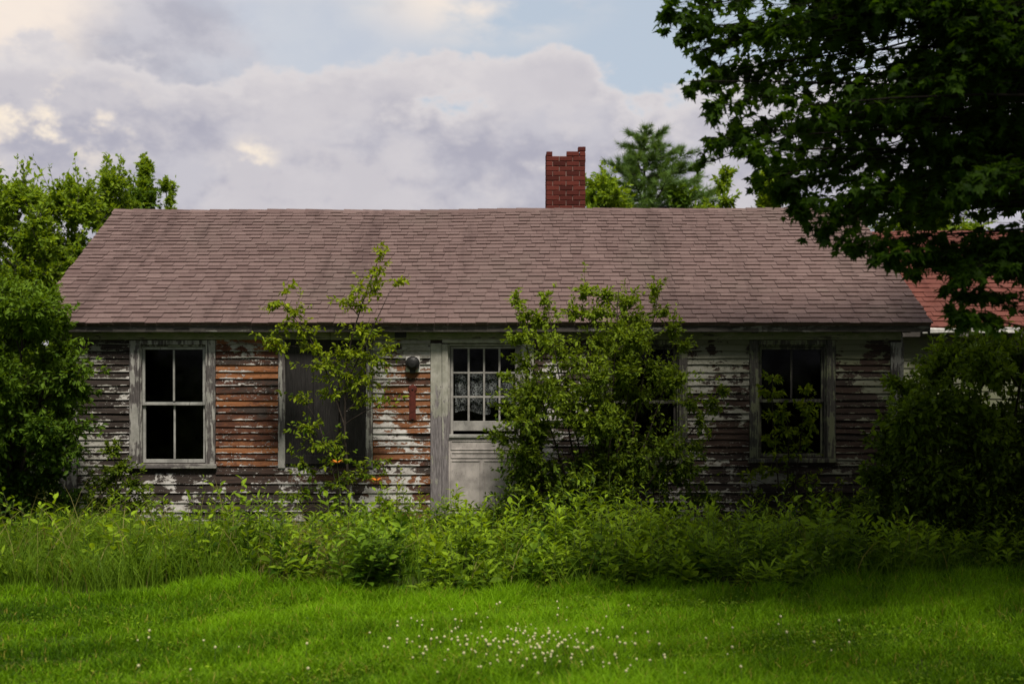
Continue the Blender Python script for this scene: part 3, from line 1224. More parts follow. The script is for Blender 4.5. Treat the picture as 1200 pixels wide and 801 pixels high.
# --- sapling in front of the boarded window
D = 12.9
st = [[gnd(410, D), at(408, 560, D), at(403, 490, D), at(407, 410, D), at(428, 345, D), at(447, 294, D)],
      [at(404, 500, D), at(385, 440, D + .1), at(360, 390, D), at(332, 358, D - .1)],
      [at(405, 450, D), at(425, 410, D - .15), at(455, 345, D - .2)],
      [gnd(405, D - .1), at(395, 570, D - .2), at(375, 500, D - .25)]]
cl = [pc(448, 297, D, 7, 9, .35), pc(443, 318, D, 10, 10, .45), pc(436, 340, D, 12, 11, .6), pc(468, 328, D, 11, 5, .35), pc(417, 340, D, 13, 10, .6), pc(425, 358, D, 18, 9, .6),
      pc(400, 352, D, 16, 6, .45), pc(338, 338, D, 7, 6, .25), pc(318, 355, D, 16, 7, .6), pc(345, 362, D, 18, 11, .8), pc(330, 382, D, 16, 7, .55), pc(310, 400, D, 14, 6, .5), pc(356, 385, D, 18, 11, .7),
      pc(325, 408, D, 18, 7, .6), pc(365, 408, D, 22, 12, .9), pc(425, 388, D, 22, 13, 1.0), pc(412, 415, D, 30, 14, 1.3), pc(385, 425, D, 28, 13, 1.2), pc(440, 420, D, 24, 13, 1), pc(455, 404, D, 13, 6, .4),
      pc(400, 440, D, 35, 14, 1.3), pc(430, 445, D, 26, 14, 1.0), pc(352, 462, D, 20, 7, .5), pc(385, 462, D, 24, 10, .7), pc(430, 466, D, 24, 12, .7), pc(455, 470, D, 14, 8, .3),
      pc(358, 500, D, 20, 13, .8, None, -.2), pc(375, 520, D, 26, 15, 1.0, None, -.2), pc(392, 535, D, 24, 12, .8, None, -.2), pc(350, 545, D, 20, 12, .5, None, -.2), pc(430, 555, D, 28, 12, .7), pc(395, 565, D, 30, 14, .9, None, -.2), pc(345, 577, D, 26, 10, .6, None, -.2),
      pc(440, 540, D, 22, 9, .4)]
make_tree('sapling', 'slender light green sapling standing in front of the boarded window', 'young tree',
          [(s, r, .004) for s, r in zip(st, (.02, .010, .010, .009))], cl, None, 'ovate', 'sapling', 'bark_dark', twigs=20, per=11, lsize=.060, loose=1.5, shoot=.5,
          droop=-.3, tintz=.55, branch_r=.008, twig_r=.0022, tint0=.42)

# --- big shrub hiding the middle window
D = 12.55
st = []
for bx, tx, ty in ((690, 610, 380), (695, 640, 350), (700, 690, 345), (705, 725, 340), (712, 770, 350), (715, 790, 420), (685, 600, 500), (720, 848, 455), (700, 660, 430), (706, 740, 440)):
    dj = random.uniform(-.35, .25)
    st.append([gnd(bx, D + dj * .3), at((bx * 2 + tx) / 3, 560, D + dj * .6), at((bx + tx * 2) / 3, (560 + ty) / 2 + 5, D + dj), at(tx, ty, D + dj)])
ins = lambda x, y: ((x - 700) / 102) ** 2 + ((y - 490) / 118) ** 2 < 1
cl = scatter(600, 805, 375, 605, D, 70, 21, .9, .55, ins) + scatter(580, 835, 540, 622, D, 26, 20, .9, .5)
cl += [pc(607, 352, D, 8, 14, .35), pc(617, 372, D, 13, 12, .5), pc(641, 350, D, 9, 13, .4), pc(632, 375, D, 14, 12, .6), pc(684, 342, D, 10, 16, .6), pc(672, 365, D, 17, 13, .8), pc(712, 345, D, 11, 15, .6),
       pc(700, 368, D, 18, 13, .9), pc(735, 352, D, 15, 15, .7), pc(768, 340, D, 11, 15, .4), pc(778, 362, D, 12, 12, .4), pc(745, 372, D, 18, 12, .9), pc(788, 385, D, 13, 12, .5), pc(800, 405, D, 13, 10, .5),
       pc(612, 395, D, 18, 9, .6), pc(597, 397, D, 12, 6, .3), pc(590, 440, D, 16, 8, .3), pc(595, 480, D, 18, 14, .6), pc(583, 515, D, 18, 13, .6), pc(600, 555, D, 24, 18, .8), pc(622, 520, D, 30, 22, 1.2), pc(620, 465, D, 26, 20, 1.1),
       pc(805, 470, D, 18, 14, .5), pc(822, 495, D, 16, 14, .5), pc(838, 475, D, 12, 12, .4), pc(847, 458, D, 8, 9, .3), pc(815, 525, D, 18, 14, .5), pc(800, 560, D, 20, 18, .6), pc(765, 430, D, 22, 15, .7), pc(785, 440, D, 18, 14, .6)]
make_tree('shrub', 'large overgrown green shrub hiding the window right of the door', 'shrub',
          [(s, .016, .004) for s in st], cl, None, 'ovate', 'shrub', 'bark_dark', twigs=36, per=15, lsize=.056, tintz=.75, branch_r=.01, twig_r=.0022, tint0=.42, shoot=.5)

# --- plant climbing by the right-hand window
D = 13.15
st = [[gnd(915, D), at(912, 560, D), at(905, 500, D), at(905, 440, D)], [gnd(925, D), at(935, 540, D), at(945, 460, D)], [gnd(920, D), at(925, 520, D), at(920, 470, D)]]
cl = [pc(907, 443, D, 9, 8, .4), pc(905, 460, D, 16, 9, .6), pc(945, 455, D, 9, 8, .4), pc(938, 475, D, 18, 12, .8), pc(915, 485, D, 22, 11, .8), pc(950, 495, D, 14, 11, .7), pc(920, 505, D, 25, 11, 1), pc(900, 515, D, 14, 9, .5), pc(945, 518, D, 18, 11, .7),
      pc(890, 605, D, 30, 12, .8), pc(960, 600, D, 30, 12, .8), pc(870, 615, D, 26, 10, .6), pc(985, 575, D, 20, 18, .7), pc(1000, 605, D, 26, 14, .8), pc(890, 455, D, 8, 7, .25), pc(925, 530, D, 28, 12, .7), pc(900, 550, D, 26, 14, .6), pc(930, 565, D, 28, 14, .7), pc(890, 585, D, 28, 14, .7), pc(880, 560, D, 16, 9, .3), pc(940, 590, D, 26, 14, .7)]
make_tree('shrub', 'leafy young shrub growing up across the black right-hand window', 'shrub', [(s, .012, .003) for s in st], cl, None, 'ovate', 'sapling', 'bark_dark',
          twigs=17, per=12, lsize=.062, tintz=.3, branch_r=.007, twig_r=.002, tint0=.35)

# --- shaded shrub at the right edge
D = 12.2
st = []
for bx, tx, ty in ((1120, 1060, 470), (1130, 1105, 430), (1145, 1150, 420), (1160, 1200, 420), (1175, 1260, 450), (1125, 1040, 520)):
    st.append([gnd(bx, D), at((bx + tx) / 2, 540, D), at(tx, ty, D + random.uniform(-.3, .3))])
ins = lambda x, y: ((x - 1165) / 125) ** 2 + ((y - 515) / 105) ** 2 < 1
cl = scatter(1040, 1290, 415, 625, D, 75, 25, 1, .7, ins) + scatter(1010, 1290, 545, 632, D, 34, 24, 1, .6)
cl += [pc(1112, 415, D, 18, 14, .8), pc(1140, 408, D, 22, 14, .9), pc(1170, 415, D, 22, 14, .9), pc(1095, 440, D, 18, 14, .7), pc(1065, 455, D, 14, 9, .4), pc(1045, 445, D, 10, 6, .3), pc(1200, 420, D, 22, 15, .9), pc(1050, 520, D, 20, 20, .8), pc(1030, 560, D, 18, 20, .8), pc(1050, 590, D, 26, 20, .9)]
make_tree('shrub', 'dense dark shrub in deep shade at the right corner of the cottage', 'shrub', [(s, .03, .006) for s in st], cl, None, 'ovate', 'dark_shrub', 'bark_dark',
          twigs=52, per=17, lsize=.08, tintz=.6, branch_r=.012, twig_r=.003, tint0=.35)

# --- small shrub under the left window
D = 12.9
st = [[gnd(140, D), at(138, 570, D), at(133, 530, D)], [gnd(145, D), at(160, 575, D), at(165, 550, D)]]
cl = [pc(133, 528, D, 12, 10, .5), pc(140, 548, D, 22, 14, .9), pc(122, 565, D, 22, 16, .9), pc(155, 568, D, 22, 14, .9), pc(135, 585, D, 32, 16, 1.2), pc(165, 590, D, 22, 14, .7), pc(110, 590, D, 20, 14, .7)]
make_tree('shrub', 'low soft green shrub growing under the left window', 'shrub', [(s, .01, .003) for s in st], cl, None, 'ovate', 'shrub', 'bark_dark',
          twigs=34, per=15, lsize=.055, tintz=.3, branch_r=.006, twig_r=.002, tint0=.35)

# --- leafy tree standing before the left corner of the house
D = 12.3
st = []
for bx, tx, ty in ((8, 62, 420), (2, 30, 370), (-8, -10, 360), (-15, -70, 390)):
    st.append([gnd(bx, D), at((bx * 2 + tx) / 3, 540, D), at(tx, ty, D + random.uniform(-.3, .2))])
ins = lambda x, y: ((x + 5) / 100) ** 2 + ((y - 450) / 120) ** 2 < 1 and y < 545
cl = scatter(-110, 92, 335, 545, D, 60, 23, .9, .7, ins) + scatter(-90, 72, 500, 618, D, 34, 22, .8, .6)
cl += [pc(58, 560, D, 20, 16, .9), pc(72, 590, D, 20, 16, .9), pc(40, 585, D, 24, 18, 1), pc(15, 570, D, 24, 20, 1), pc(60, 525, D, 18, 14, .8), pc(70, 372, D, 16, 14, .8), pc(50, 350, D, 20, 14, .9), pc(20, 340, D, 22, 15, 1), pc(80, 410, D, 15, 16, .8), pc(76, 440, D, 17, 16, .8), pc(62, 480, D, 18, 16, .7), pc(100, 460, D, 10, 6, .3), pc(40, 380, D, 24, 20, 1.2), pc(10, 370, D, 24, 20, 1.2), pc(-25, 345, D, 25, 18, 1)]
make_tree('broadleaf_tree', 'dense low leafy tree covering the left corner of the cottage', 'tree', [(s, .045, .008) for s in st], cl, None, 'ovate', 'tree_b', 'bark_dark',
          twigs=58, per=17, lsize=.066, tintz=.9, branch_r=.014, twig_r=.003, tint0=.45)

# --- trees behind the house
GT = 'trees growing behind the cottage'


def bg_tree(name, label, px, D, top, wpx, low, mat, n=26, lsize=.12, r=20, narrow=False, templ='diamond', twigs=46, per=16, tint0=.4, shape=None):
    st = [[gnd(px, D), at(px + random.uniform(-3, 3), (top + 620) / 2, D), at(px, top + 14, D)]]
    cl = []
    k = 0
    while len(cl) < int(n * 1.35) and k < 3000:
        k += 1
        y = top + 6 + (low - top - 6) * random.random() ** 1.15
        f = (y - top) / (low - top)
        w = wpx * (.56 * math.sin(min(1, .12 + f * 1.15) * math.pi * .62) if not narrow else .5 * (.35 + .65 * f))
        x = px + random.uniform(-w, w)
        rr = r * (.55 + .6 * f) * random.uniform(.7, 1.25)
        cl.append(pc(x, y, D, rr * (.75 if narrow else 1.1), rr * (1.2 if narrow else .95), .55 + .6 * f, None, random.uniform(-.6, .6)))
    cl.append(pc(px, top + 8, D, 4 if narrow else 10, 10, .3))
    return make_tree(name, label, 'tree', [(s, .10, .012) for s in st], cl, None, templ, mat, 'bark_grey', twigs=twigs, per=per, lsize=lsize, group=GT,
                     tintz=.4, branch_r=.03, twig_r=.006, tint0=tint0, shoot=.9 if not narrow else .6, loose=1.35 if not narrow else 1.15)


bg_tree('broadleaf_tree', 'bright green bushy tree at the far left edge behind the cottage', 20, 20, 218, 120, 520, 'tree_a', 44, .105, 26)
bg_tree('broadleaf_tree', 'bright green tree beside the upper left edge of the cottage roof', 84, 21, 212, 110, 480, 'tree_a', 40, .105, 24)
bg_tree('broadleaf_tree', 'mid green tree just left of the end of the roof ridge', 128, 23, 200, 70, 420, 'tree_a', 30, .105, 20)
bg_tree('poplar_tree', 'narrow dark spire of a poplar poking above the left end of the ridge', 171, 25, 181, 20, 400, 'tree_a', 26, .10, 10, True, twigs=22)
bg_tree('poplar_tree', 'shorter loose poplar just right of the narrow spire above the ridge', 195, 25.5, 208, 46, 400, 'tree_a', 26, .10, 10, True, twigs=22)
bg_tree('broadleaf_tree', 'low bushy tree filling the gap beneath the two poplars left of the ridge end', 158, 24.2, 222, 90, 420, 'tree_b', 26, .105, 16)
bg_tree('broadleaf_tree', 'tall tree with a wispy tip cut by the left picture edge', -22, 22, 186, 90, 520, 'tree_b', 34, .105, 22)
bg_tree('broadleaf_tree', 'light green tree directly right of the chimney', 706, 24, 207, 70, 420, 'tree_a', 28, .12, 17)
bg_tree('broadleaf_tree', 'mid green tree right of the pine above the roof ridge', 848, 27, 190, 78, 420, 'tree_a', 26, .15, 15, twigs=16)
bg_tree('broadleaf_tree', 'low green tree filling the gap between pine and its right neighbour', 802, 27.5, 224, 60, 420, 'tree_b', 18, .15, 14)
bg_tree('broadleaf_tree', 'pale green tree half hidden behind the maple leaves left side', 905, 26, 205, 66, 420, 'tree_a', 24, .15, 17)
bg_tree('broadleaf_tree', 'green tree behind the red roof at the right edge', 1095, 27, 235, 130, 420, 'tree_a', 30, .15, 24)


def pine(px, top, D):
    root = thing('pine_tree', 'tall dark pine with upswept boughs behind the roof ridge', 'tree', gnd(px, D), GT)
    base = gnd(px, D)
    tip = at(px, top, D)
    H = tip[2] - base[2]
    tr = [(np.stack([base + (tip - base) * t + np.array([.05 * math.sin(5 * t), 0, 0]) for t in np.linspace(0, 1, 14)]), np.linspace(.17, .012, 14))]
    pos, axs, siz, tnt = [], [], [], []
    z = .34
    while z < .985:
        c = base + (tip - base) * z
        ln = min(1.8, (1 - z) * H * .72 + .2) * random.uniform(.7, 1.12)
        nb = random.choice([5, 6, 7])
        a0 = random.random() * 6.28
        for k in range(nb):
            a = a0 + k * 6.283 / nb + random.uniform(-.3, .3)
            l = ln * random.uniform(.55, 1.2)
            d = np.array([math.cos(a), math.sin(a), 0])
            B = bez(c, c + d * l * .55 + np.array([0, 0, -.02 * l]), c + d * l + np.array([0, 0, l * random.uniform(.18, .5)]), 7)
            tr.append((B, np.linspace(.022 * l + .006, .005, 7)))
            nsub = int(5 + l * 10)
            for q in range(nsub):
                f = random.uniform(.25, 1)
                i = min(5, int(f * 6))
                p = B[i] + (B[i + 1] - B[i]) * (f * 6 - i)
                sd = unit(d * .7 + np.array([-d[1], d[0], 0]) * random.choice([-1, 1]) * random.uniform(.2, .9) + np.array([0, 0, random.uniform(.1, .55)]))
                sl = l * random.uniform(.12, .32) + .1
                T = np.stack([p + sd * sl * t for t in (0, .5, 1)])
                tr.append((T, np.array([.006, .004, .002])))
                m = int(5 + sl * 13)
                tt = np.linspace(.15, 1, m)
                pos.append(p[None] + sd[None] * (sl * tt)[:, None])
                axs.append(sd[None] + RNG.normal(0, .35, (m, 3)))
                siz.append(RNG.uniform(.12, .22, m))
                tnt.append(np.clip(.3 + .4 * f * np.ones(m) + RNG.normal(0, .15, m), 0, 1))
        z += random.uniform(.024, .038)
    m = 40
    tt = RNG.random(m)
    pos.append(base + (tip - base) * (.9 + .1 * tt)[:, None])
    axs.append(rand_dir(m) * .8 + np.array([0, 0, .7]))
    siz.append(RNG.uniform(.14, .24, m))
    tnt.append(RNG.uniform(.3, .8, m))
    pos, axs, siz, tnt = [np.concatenate(x) for x in (pos, axs, siz, tnt)]
    link('trunk', tubes_mesh('trunk', tr), M['bark_dark'], root)
    link('crown', leaf_mesh('crown', pos, axs, rand_dir(len(pos)), siz, 'tuft', tnt), M['pine'], root)


pine(757, 150, 29)


# --- maple in the right foreground
def maple():
    base = np.array([6.6, -4.6, -.03])
    stems = []
    top = base + np.array([.1, .1, 3.1])
    stems.append(([base, base + [.03, 0, 1.4], top], .30, .24))
    ends = [(-1.6, -3.8, 3.4), (-.4, -4.6, 2.6), (-3.6, -.7, 3.6), (-2.6, -1.5, 4.6), (-1.4, -2.0, 5.6), (.6, -1.6, 6.2), (2.4, .4, 5.4), (-1.6, 1.6, 5.2), (1.2, 2.4, 5.0), (-2.6, .9, 3.9), (2.8, -1.6, 4.0), (-3.2, -1.4, 2.6), (-1.6, -1.4, 1.4)]
    for e in ends:
        e = np.array(e)
        stems.append(([top + [0, 0, -.2], top + e * [.35, .35, .45], top + e * [.75, .75, .75] + [0, 0, .1], top + e * .95], .11, .02))
    cl = []
    # part of the crown that hangs into the view: outline in the picture at the crown's own distance
    def edge_x(y):                       # left edge of the crown against the sky
        pts = [(-140, 800), (-40, 772), (0, 780), (40, 800), (90, 828), (130, 850), (170, 868), (205, 905), (240, 930), (270, 962), (298, 1010), (312, 1062)]
        return np.interp(y, [p[0] for p in pts], [p[1] for p in pts])
    n = 0
    while n < 210:
        D = random.uniform(7.4, 11.6)
        y = random.uniform(-180, 266)
        x = random.uniform(775, 1330)
        e = edge_x(y)
        r = random.uniform(20, 38)
        if x < e + r * 1.35 + 14:
            continue
        dens = 1.1 if x > e + 210 else random.choice([.2, .35, .5])
        cl.append(pc(x, y, D, r * 1.25, r, dens, 46))
        n += 1
    for (x, y, r, dn) in ((785, 12, 16, .5), (800, 35, 16, .5), (815, 60, 15, .45), (838, 85, 16, .5), (845, 125, 17, .55), (862, 150, 15, .5), (850, 165, 10, .25), (880, 178, 14, .45), (905, 200, 14, .5), (915, 225, 14, .5), (940, 248, 14, .5), (965, 270, 16, .6), (1000, 290, 16, .6), (1040, 300, 14, .5),
                         (1075, 305, 16, .6), (1120, 320, 14, .55), (1125, 345, 13, .55), (1122, 368, 11, .45), (1165, 305, 12, .4), (1190, 318, 12, .35), (1100, 296, 16, .6), (1150, 290, 18, .7), (1200, 285, 18, .7), (822, 192, 14, .12), (838, 165, 12, .15), (885, 215, 12, .12), (812, 95, 12, .15)):
        cl.append(pc(x, y, 8.0 + random.uniform(-.3, .3), r, r * .95, dn * 1.3, 24))
    for k in range(14):  # unseen crown clumps added to throw shade on the right lawn
        d = in_ell(1, .5)[0]
        c = np.array([4.9, -8.6, 6.6]) + d * np.array([2.9, 2.6, 1.6])
        D = c[1] - CAM[1]
        if D < 2.2 or (430 - (c[2] - 2) / D * F > -220 and 600 + c[0] / D * F < 1290):
            continue
        cl.append((c, (.8, .8, .5), 1.3))
    # the rest of the crown, outside the picture
    for k in range(130):
        d = in_ell(1, .4)[0]
        c = base + np.array([.3, .1, 6.0]) + d * np.array([4.0, 4.2, 2.9])
        D = c[1] - CAM[1]
        if D < 3.5:
            continue
        px = 600 + c[0] / D * F
        py = 430 - (c[2] - 2) / D * F
        if px < 1240 and py > -160:
            continue
        if px < 860:
            continue
        cl.append((c, (.75, .75, .55), 1.2))
    return make_tree('maple_tree', 'big dark maple whose leafy boughs hang into the upper right foreground', 'tree', stems, cl, None, 'maple', 'maple', 'bark_black',
                     twigs=27, per=13, lsize=.086, tintz=.0, branch_r=.013, twig_r=.003, tint0=.42, droop=-.55, shoot=-.1, loose=1.3)


maple()


# ------------------------------------------------------------------ lawn and weeds
def weed_edge(x):
    """y of the mown edge in front of the weeds"""
    return -3.75 + .9 * np.clip((x - 1.0) / 5, 0, 1.4) + .28 * np.clip((-x - 1.5) / 3, 0, 1) + .16 * np.sin(x * 1.9) + .1 * np.sin(x * 4.3 + 1)


def blades(name, P, h, wid, lean, seg, tint, mat, kind='stuff', label=None, cat=None):
    N = len(P)
    ang = RNG.random(N) * 2 * math.pi
    d = np.stack([np.cos(ang), np.sin(ang), np.zeros(N)], -1)
    ph = RNG.random(N) * 2 * math.pi
    side = np.stack([np.cos(ph), np.sin(ph), np.zeros(N)], -1)
    rowsV = []
    for i in range(seg):
        t = i / seg
        c = P + d * (lean * t ** 2)[:, None] + np.stack([np.zeros(N), np.zeros(N), h * (t - .28 * t ** 3 * np.minimum(lean / np.maximum(h, 1e-3), 1.2))], -1)
        w = (wid * (1 - t * .55))[:, None] * side
        rowsV += [c - w, c + w]
    t = 1.0
    rowsV.append(P + d * lean[:, None] + np.stack([np.zeros(N), np.zeros(N), h * (1 - .28 * np.minimum(lean / np.maximum(h, 1e-3), 1.2))], -1))
    V = np.stack(rowsV, 1).reshape(-1, 3)
    k = 2 * seg + 1
    faces = [(2 * i, 2 * i + 1, 2 * i + 3, 2 * i + 2) for i in range(seg - 1)] + [(2 * seg - 2, 2 * seg - 1, 2 * seg)]
    loops, starts, nf = repl(N, k, faces)
    me = np_mesh(name, V, loops, starts, {'tint': ('FACE', np.repeat(np.clip(tint, 0, 1), nf))})
    return tag(link(name, me, mat), label, cat, None, kind)


def vnoise(x, y, s, seed):
    r = np.random.default_rng(seed)
    a = np.zeros_like(x)
    for k in range(6):
        th = r.random() * 6.28
        f = s * (1 + .5 * r.random()) * (1 + k * .35)
        a += np.sin((x * math.cos(th) + y * math.sin(th)) * f + r.random() * 6.28) / (1 + k * .4)
    return a / 2.6


def lawn():
    n = 520000
    # denser where the lawn is close to the camera
    x = RNG.normal(0, 3.6, n)
    y = -3.0 - 6.2 * RNG.random(n) ** .95
    ok = (y < weed_edge(x) + .08 - .25 * np.clip((-x - 1.5) / 1.5, 0, 1)) & (np.abs(x) < 11)
    x, y = x[ok], y[ok]
    pn = vnoise(x, y, 1.1, 3)
    pn2 = vnoise(x, y, 3.2, 5)
    h = (.058 + .03 * np.clip(pn, -1, 1) + .03 * np.clip(vnoise(x, y, 6.0, 8), -.6, 1) + .02 * RNG.random(len(x))) * RNG.uniform(.5, 1.6, len(x))
    near = np.clip(1 - (weed_edge(x) - y) / .75, 0, 1)
    h = h * (1 + 1.4 * near ** 1.5 * (.6 + .5 * pn2))
    h = np.maximum(h, .02)
    tint = .42 + .26 * pn2 + .2 * pn + RNG.normal(0, .2, len(x)) + .22 * np.exp(-((x - .4) / 2.2) ** 2 - ((y + 4.6) / .8) ** 2)  # last term paints a pool of light into the middle of the lawn
    tint = np.where(RNG.random(len(x)) < .025 + .03 * np.clip(vnoise(x, y, 1.7, 77), 0, 1), 1.0, np.minimum(tint, .9))
    P = np.stack([x, y, ground_z(x, y) - .004], -1)
    blades('lawn_grass', P, h, RNG.uniform(.0026, .0058, len(x)), h * RNG.uniform(.15, .95, len(x)), 2, tint, M['grass'], 'stuff',
           'short bright green mown lawn grass in front of the weeds', 'grass')


lawn()


def lawn_herbs():
    n = 26000
    x = RNG.normal(.2, 2.6, n)
    y = -7.2 + 3.6 * RNG.random(n)
    k = (vnoise(x, y, 2.6, 91) > .12) & (y < weed_edge(x)) & (RNG.random(n) < .8)
    x, y = x[k], y[k]
    P = np.stack([x, y, ground_z(x, y) + RNG.uniform(.025, .075, len(x))], -1)
    a = RNG.random(len(x)) * 6.28
    ax = np.stack([np.cos(a), np.sin(a), RNG.normal(.1, .25, len(x))], -1)
    me = leaf_mesh('lawn_clover', P, ax, np.array([0, 0, 1.]) + RNG.normal(0, .3, (len(x), 3)), RNG.uniform(.018, .038, len(x)), 'ovate', .35 + RNG.normal(0, .22, len(x)))
    tag(link('lawn_clover', me, M['weed']), 'low clover leaves spreading through the mown lawn', 'clover', None, 'stuff')


lawn_herbs()


def tall_grass():
    n = 95000
    x = RNG.uniform(-9.5, 9.5, n)
    e = weed_edge(x)
    y = e + (0.0 - e) * RNG.random(n) ** 1.25 - .05
    pn = vnoise(x, y, 1.3, 21)
    left = np.clip((-x - .8) / 2.5, 0, 1)
    right = np.clip((x - 2.5) / 2, 0, 1)
    keep = RNG.random(n) < (.16 + .75 * left + .3 * right + .2 * pn)
    keep &= y < -.12
    x, y, pn, left = x[keep], y[keep], pn[keep], left[keep]
    e = weed_edge(x)
    din = np.clip((y - e) / .8, 0, 1)
    h = (.29 + .08 * din - .20 * np.clip((y + 2.0) / 2.0, 0, 1) + .13 * pn) * RNG.uniform(.6, 1.3, len(x)) * (1 + .15 * left)
    tint = .4 + .15 * pn + RNG.normal(0, .18, len(x)) + .06 * left
    seed = RNG.random(len(x)) < .03
    h = np.where(seed, h * 1.5, h)
    tint = np.where(seed, .99, tint)
    tan = (np.abs(x + 1.95) < .35) & (y < -1)          # straw-coloured clump
    tint = np.where(tan & (RNG.random(len(x)) < .5), 1.0, tint)
    P = np.stack([x, y, ground_z(x, y) - .01], -1)
    blades('tall_grass', P, h, RNG.uniform(.0025, .0055, len(x)), h * RNG.uniform(.15, .9, len(x)), 4, tint, M['tall_grass'], 'stuff',
           'tall unmown green grass along the front of the cottage', 'grass')


tall_grass()


def stem_leaves(bases, heights, per, templ, lsize, spread=.5, up=.25, jitter=.12):
    """stalks with leaves; returns arrays"""
    pos, axs, nrm, siz, tn, lines = [], [], [], [], [], []
    for bpt, h in zip(bases, heights):
        lean = RNG.normal(0, jitter, 3) * h
        lean[2] = h
        T = bez(bpt, bpt + lean * .5 + RNG.normal(0, .03, 3) * h, bpt + lean, 5)
        lines.append((T, np.linspace(.004, .0015, 5)))
        m = max(3, int(per * RNG.uniform(.7, 1.3)))
        f = np.linspace(.22, 1, m)
        i = np.minimum((f * 4).astype(int), 3)
        w = (f * 4 - i)[:, None]
        p = T[i] * (1 - w) + T[i + 1] * w
        a = np.arange(m) * 2.4 + RNG.random() * 6
        ax = np.stack([np.cos(a), np.sin(a), up + .6 * f ** 3], -1) + RNG.normal(0, .2, (m, 3))
        pos.append(p)
        axs.append(ax)
        nrm.append(np.array([0, 0, 1.]) + RNG.normal(0, .35, (m, 3)))
        siz.append(lsize * (1.15 - .6 * f) * RNG.uniform(.7, 1.3, m) * RNG.uniform(.45, 1.2))
        tn.append(.15 + .55 * f ** 1.5 + RNG.normal(0, .13, m) + RNG.normal(0, .19))
    return [np.concatenate(q) for q in (pos, axs, nrm, siz, tn)] + [lines]


def weeds():
    n = 4600
    x = RNG.uniform(-9, 9, n)
    e = weed_edge(x)
    y = e + .1 + (-.2 - e) * RNG.random(n) ** 1.2
    pn = vnoise(x, y, 1.5, 44)
    mid = np.exp(-((x - .5) / 2.6) ** 2)
    keep = RNG.random(n) < .30 + .6 * mid + .3 * np.clip((x - 1.5) / 2, 0, 1) + .2 * pn
    keep &= ~((np.abs(x + 1.25) < .42) & (y < -3.0))
    x, y, pn = x[keep], y[keep], pn[keep]
    h = (.40 - .22 * np.clip((y + 2.2) / 2.2, 0, 1) + .17 * pn) * RNG.uniform(.6, 1.4, len(x)) * np.clip(.55 + (y - weed_edge(x)) / .8, .5, 1.15)
    B = np.stack([x, y, ground_z(x, y)], -1)
    sel = vnoise(x, y, 2.4, 63) + RNG.normal(0, .22, len(x)) > -.05
    h = h * (1 + .45 * np.clip(vnoise(x, y, 4.6, 17), -.8, 1))
    P = []
    lines = []
    for s, templ, ls, per in ((sel, 'ovate', .15, 13), (~sel, 'lance', .17, 18)):
        r = stem_leaves(B[s], h[s], per, templ, ls)
        lines += r[5]
        P.append((r, templ))
    # merge both leaf kinds into one mesh (templates share the vertex layout)
    V = []
    tt = []
    for r, templ in P:
        v, k, faces = leaf_arrays(r[0], r[1], r[2], r[3], templ)
        V.append(v)
        tt.append(r[4])
    V = np.concatenate(V)
    tt = np.concatenate(tt)
    loops, starts, nf = repl(len(tt), k, faces)
    tag(link('weeds', np_mesh('weeds', V, loops, starts, {'tint': ('FACE', np.repeat(np.clip(tt, 0, 1), nf))}), M['weed']),
        'leafy lime green weeds massed in front of the cottage', 'weeds', None, 'stuff')
    tag(link('weed_stalks', tubes_mesh('weed_stalks', lines), M['stem']), 'thin green stalks of the massed weeds', 'weeds', None, 'stuff')


weeds()


def plant(name, label, cat, px, D, n, h, per, templ, ls, mat, rad=.15, up=.25, jit=.12, group=None, pytop=None):
    b0 = gnd(px, D)
    if pytop is not None:
        h = at(px, pytop, D)[2] - b0[2]
    root = thing(name, label, cat, b0, group)
    d = in_ell(n, .5) * rad
    B = b0 + d * [1, 1, 0]
    H = h * np.where(np.arange(n) == 0, 1, RNG.uniform(.6, 1.0, n))
    r = stem_leaves(B, H, per, templ, ls, up=up, jitter=jit)
    if n <= 5:
        for q in r[5]:
            link('stem', tubes_mesh('stem', [q]), M['stem'], root)
    else:
        link('stem', tubes_mesh('stem', r[5]), M['stem'], root)
    link('foliage', leaf_mesh('foliage', r[0], r[1], r[2], r[3], templ, r[4]), M[mat], root)
    return root


plant('leafy_plant', 'rounded dark broad-leaved plant at the front of the weeds below the sapling', 'plant', 437, 10.05, 46, .62, 18, 'ovate', .15, 'weed_dark', .3, .15, .28, None, 603)
GS = 'tall spiky weeds in front of the shrubs'
plant('tall_weed', 'tall upright spire weed standing before the lower left of the big shrub', 'plant', 652, 11.0, 3, .8, 34, 'lance', .12, 'weed', .05, .7, .05, GS, 582)
plant('tall_weed', 'pair of tall spire weeds in front of the gap between big shrub and right window', 'plant', 838, 11.2, 3, .8, 34, 'lance', .11, 'weed', .12, .7, .05, GS, 590)
plant('tall_weed', 'spire weed below the left half of the right window', 'plant', 880, 11.5, 4, .7, 30, 'lance', .11, 'weed', .15, .6, .08, GS, 588)
plant('tall_weed', 'leafy upright weed below the right corner of the right window', 'plant', 958, 11.2, 5, .7, 26, 'lance', .12, 'weed', .2, .5, .1, GS, 600)
plant('leafy_plant', 'small pale leafy plant standing alone against the lower siding left of the sapling', 'plant', 262, 12.6, 3, .8, 16, 'ovate', .11, 'weed', .08, .3, .1, None, 572)
plant('leafy_plant', 'light leafy plant at the left side of the sapling foot', 'plant', 335, 12.0, 7, .8, 16, 'ovate', .10, 'weed', .22, .3, .14, None, 580)
plant('leafy_plant', 'pale compound-leaved plant right of the sapling against the siding', 'plant', 470, 12.6, 8, .8, 18, 'ovate', .085, 'sapling', .25, .25, .16, None, 545)
plant('leafy_plant', 'leafy weed at the left door casing foot', 'plant', 500, 11.2, 10, .6, 16, 'ovate', .10, 'weed', .3, .3, .2, None, 612)
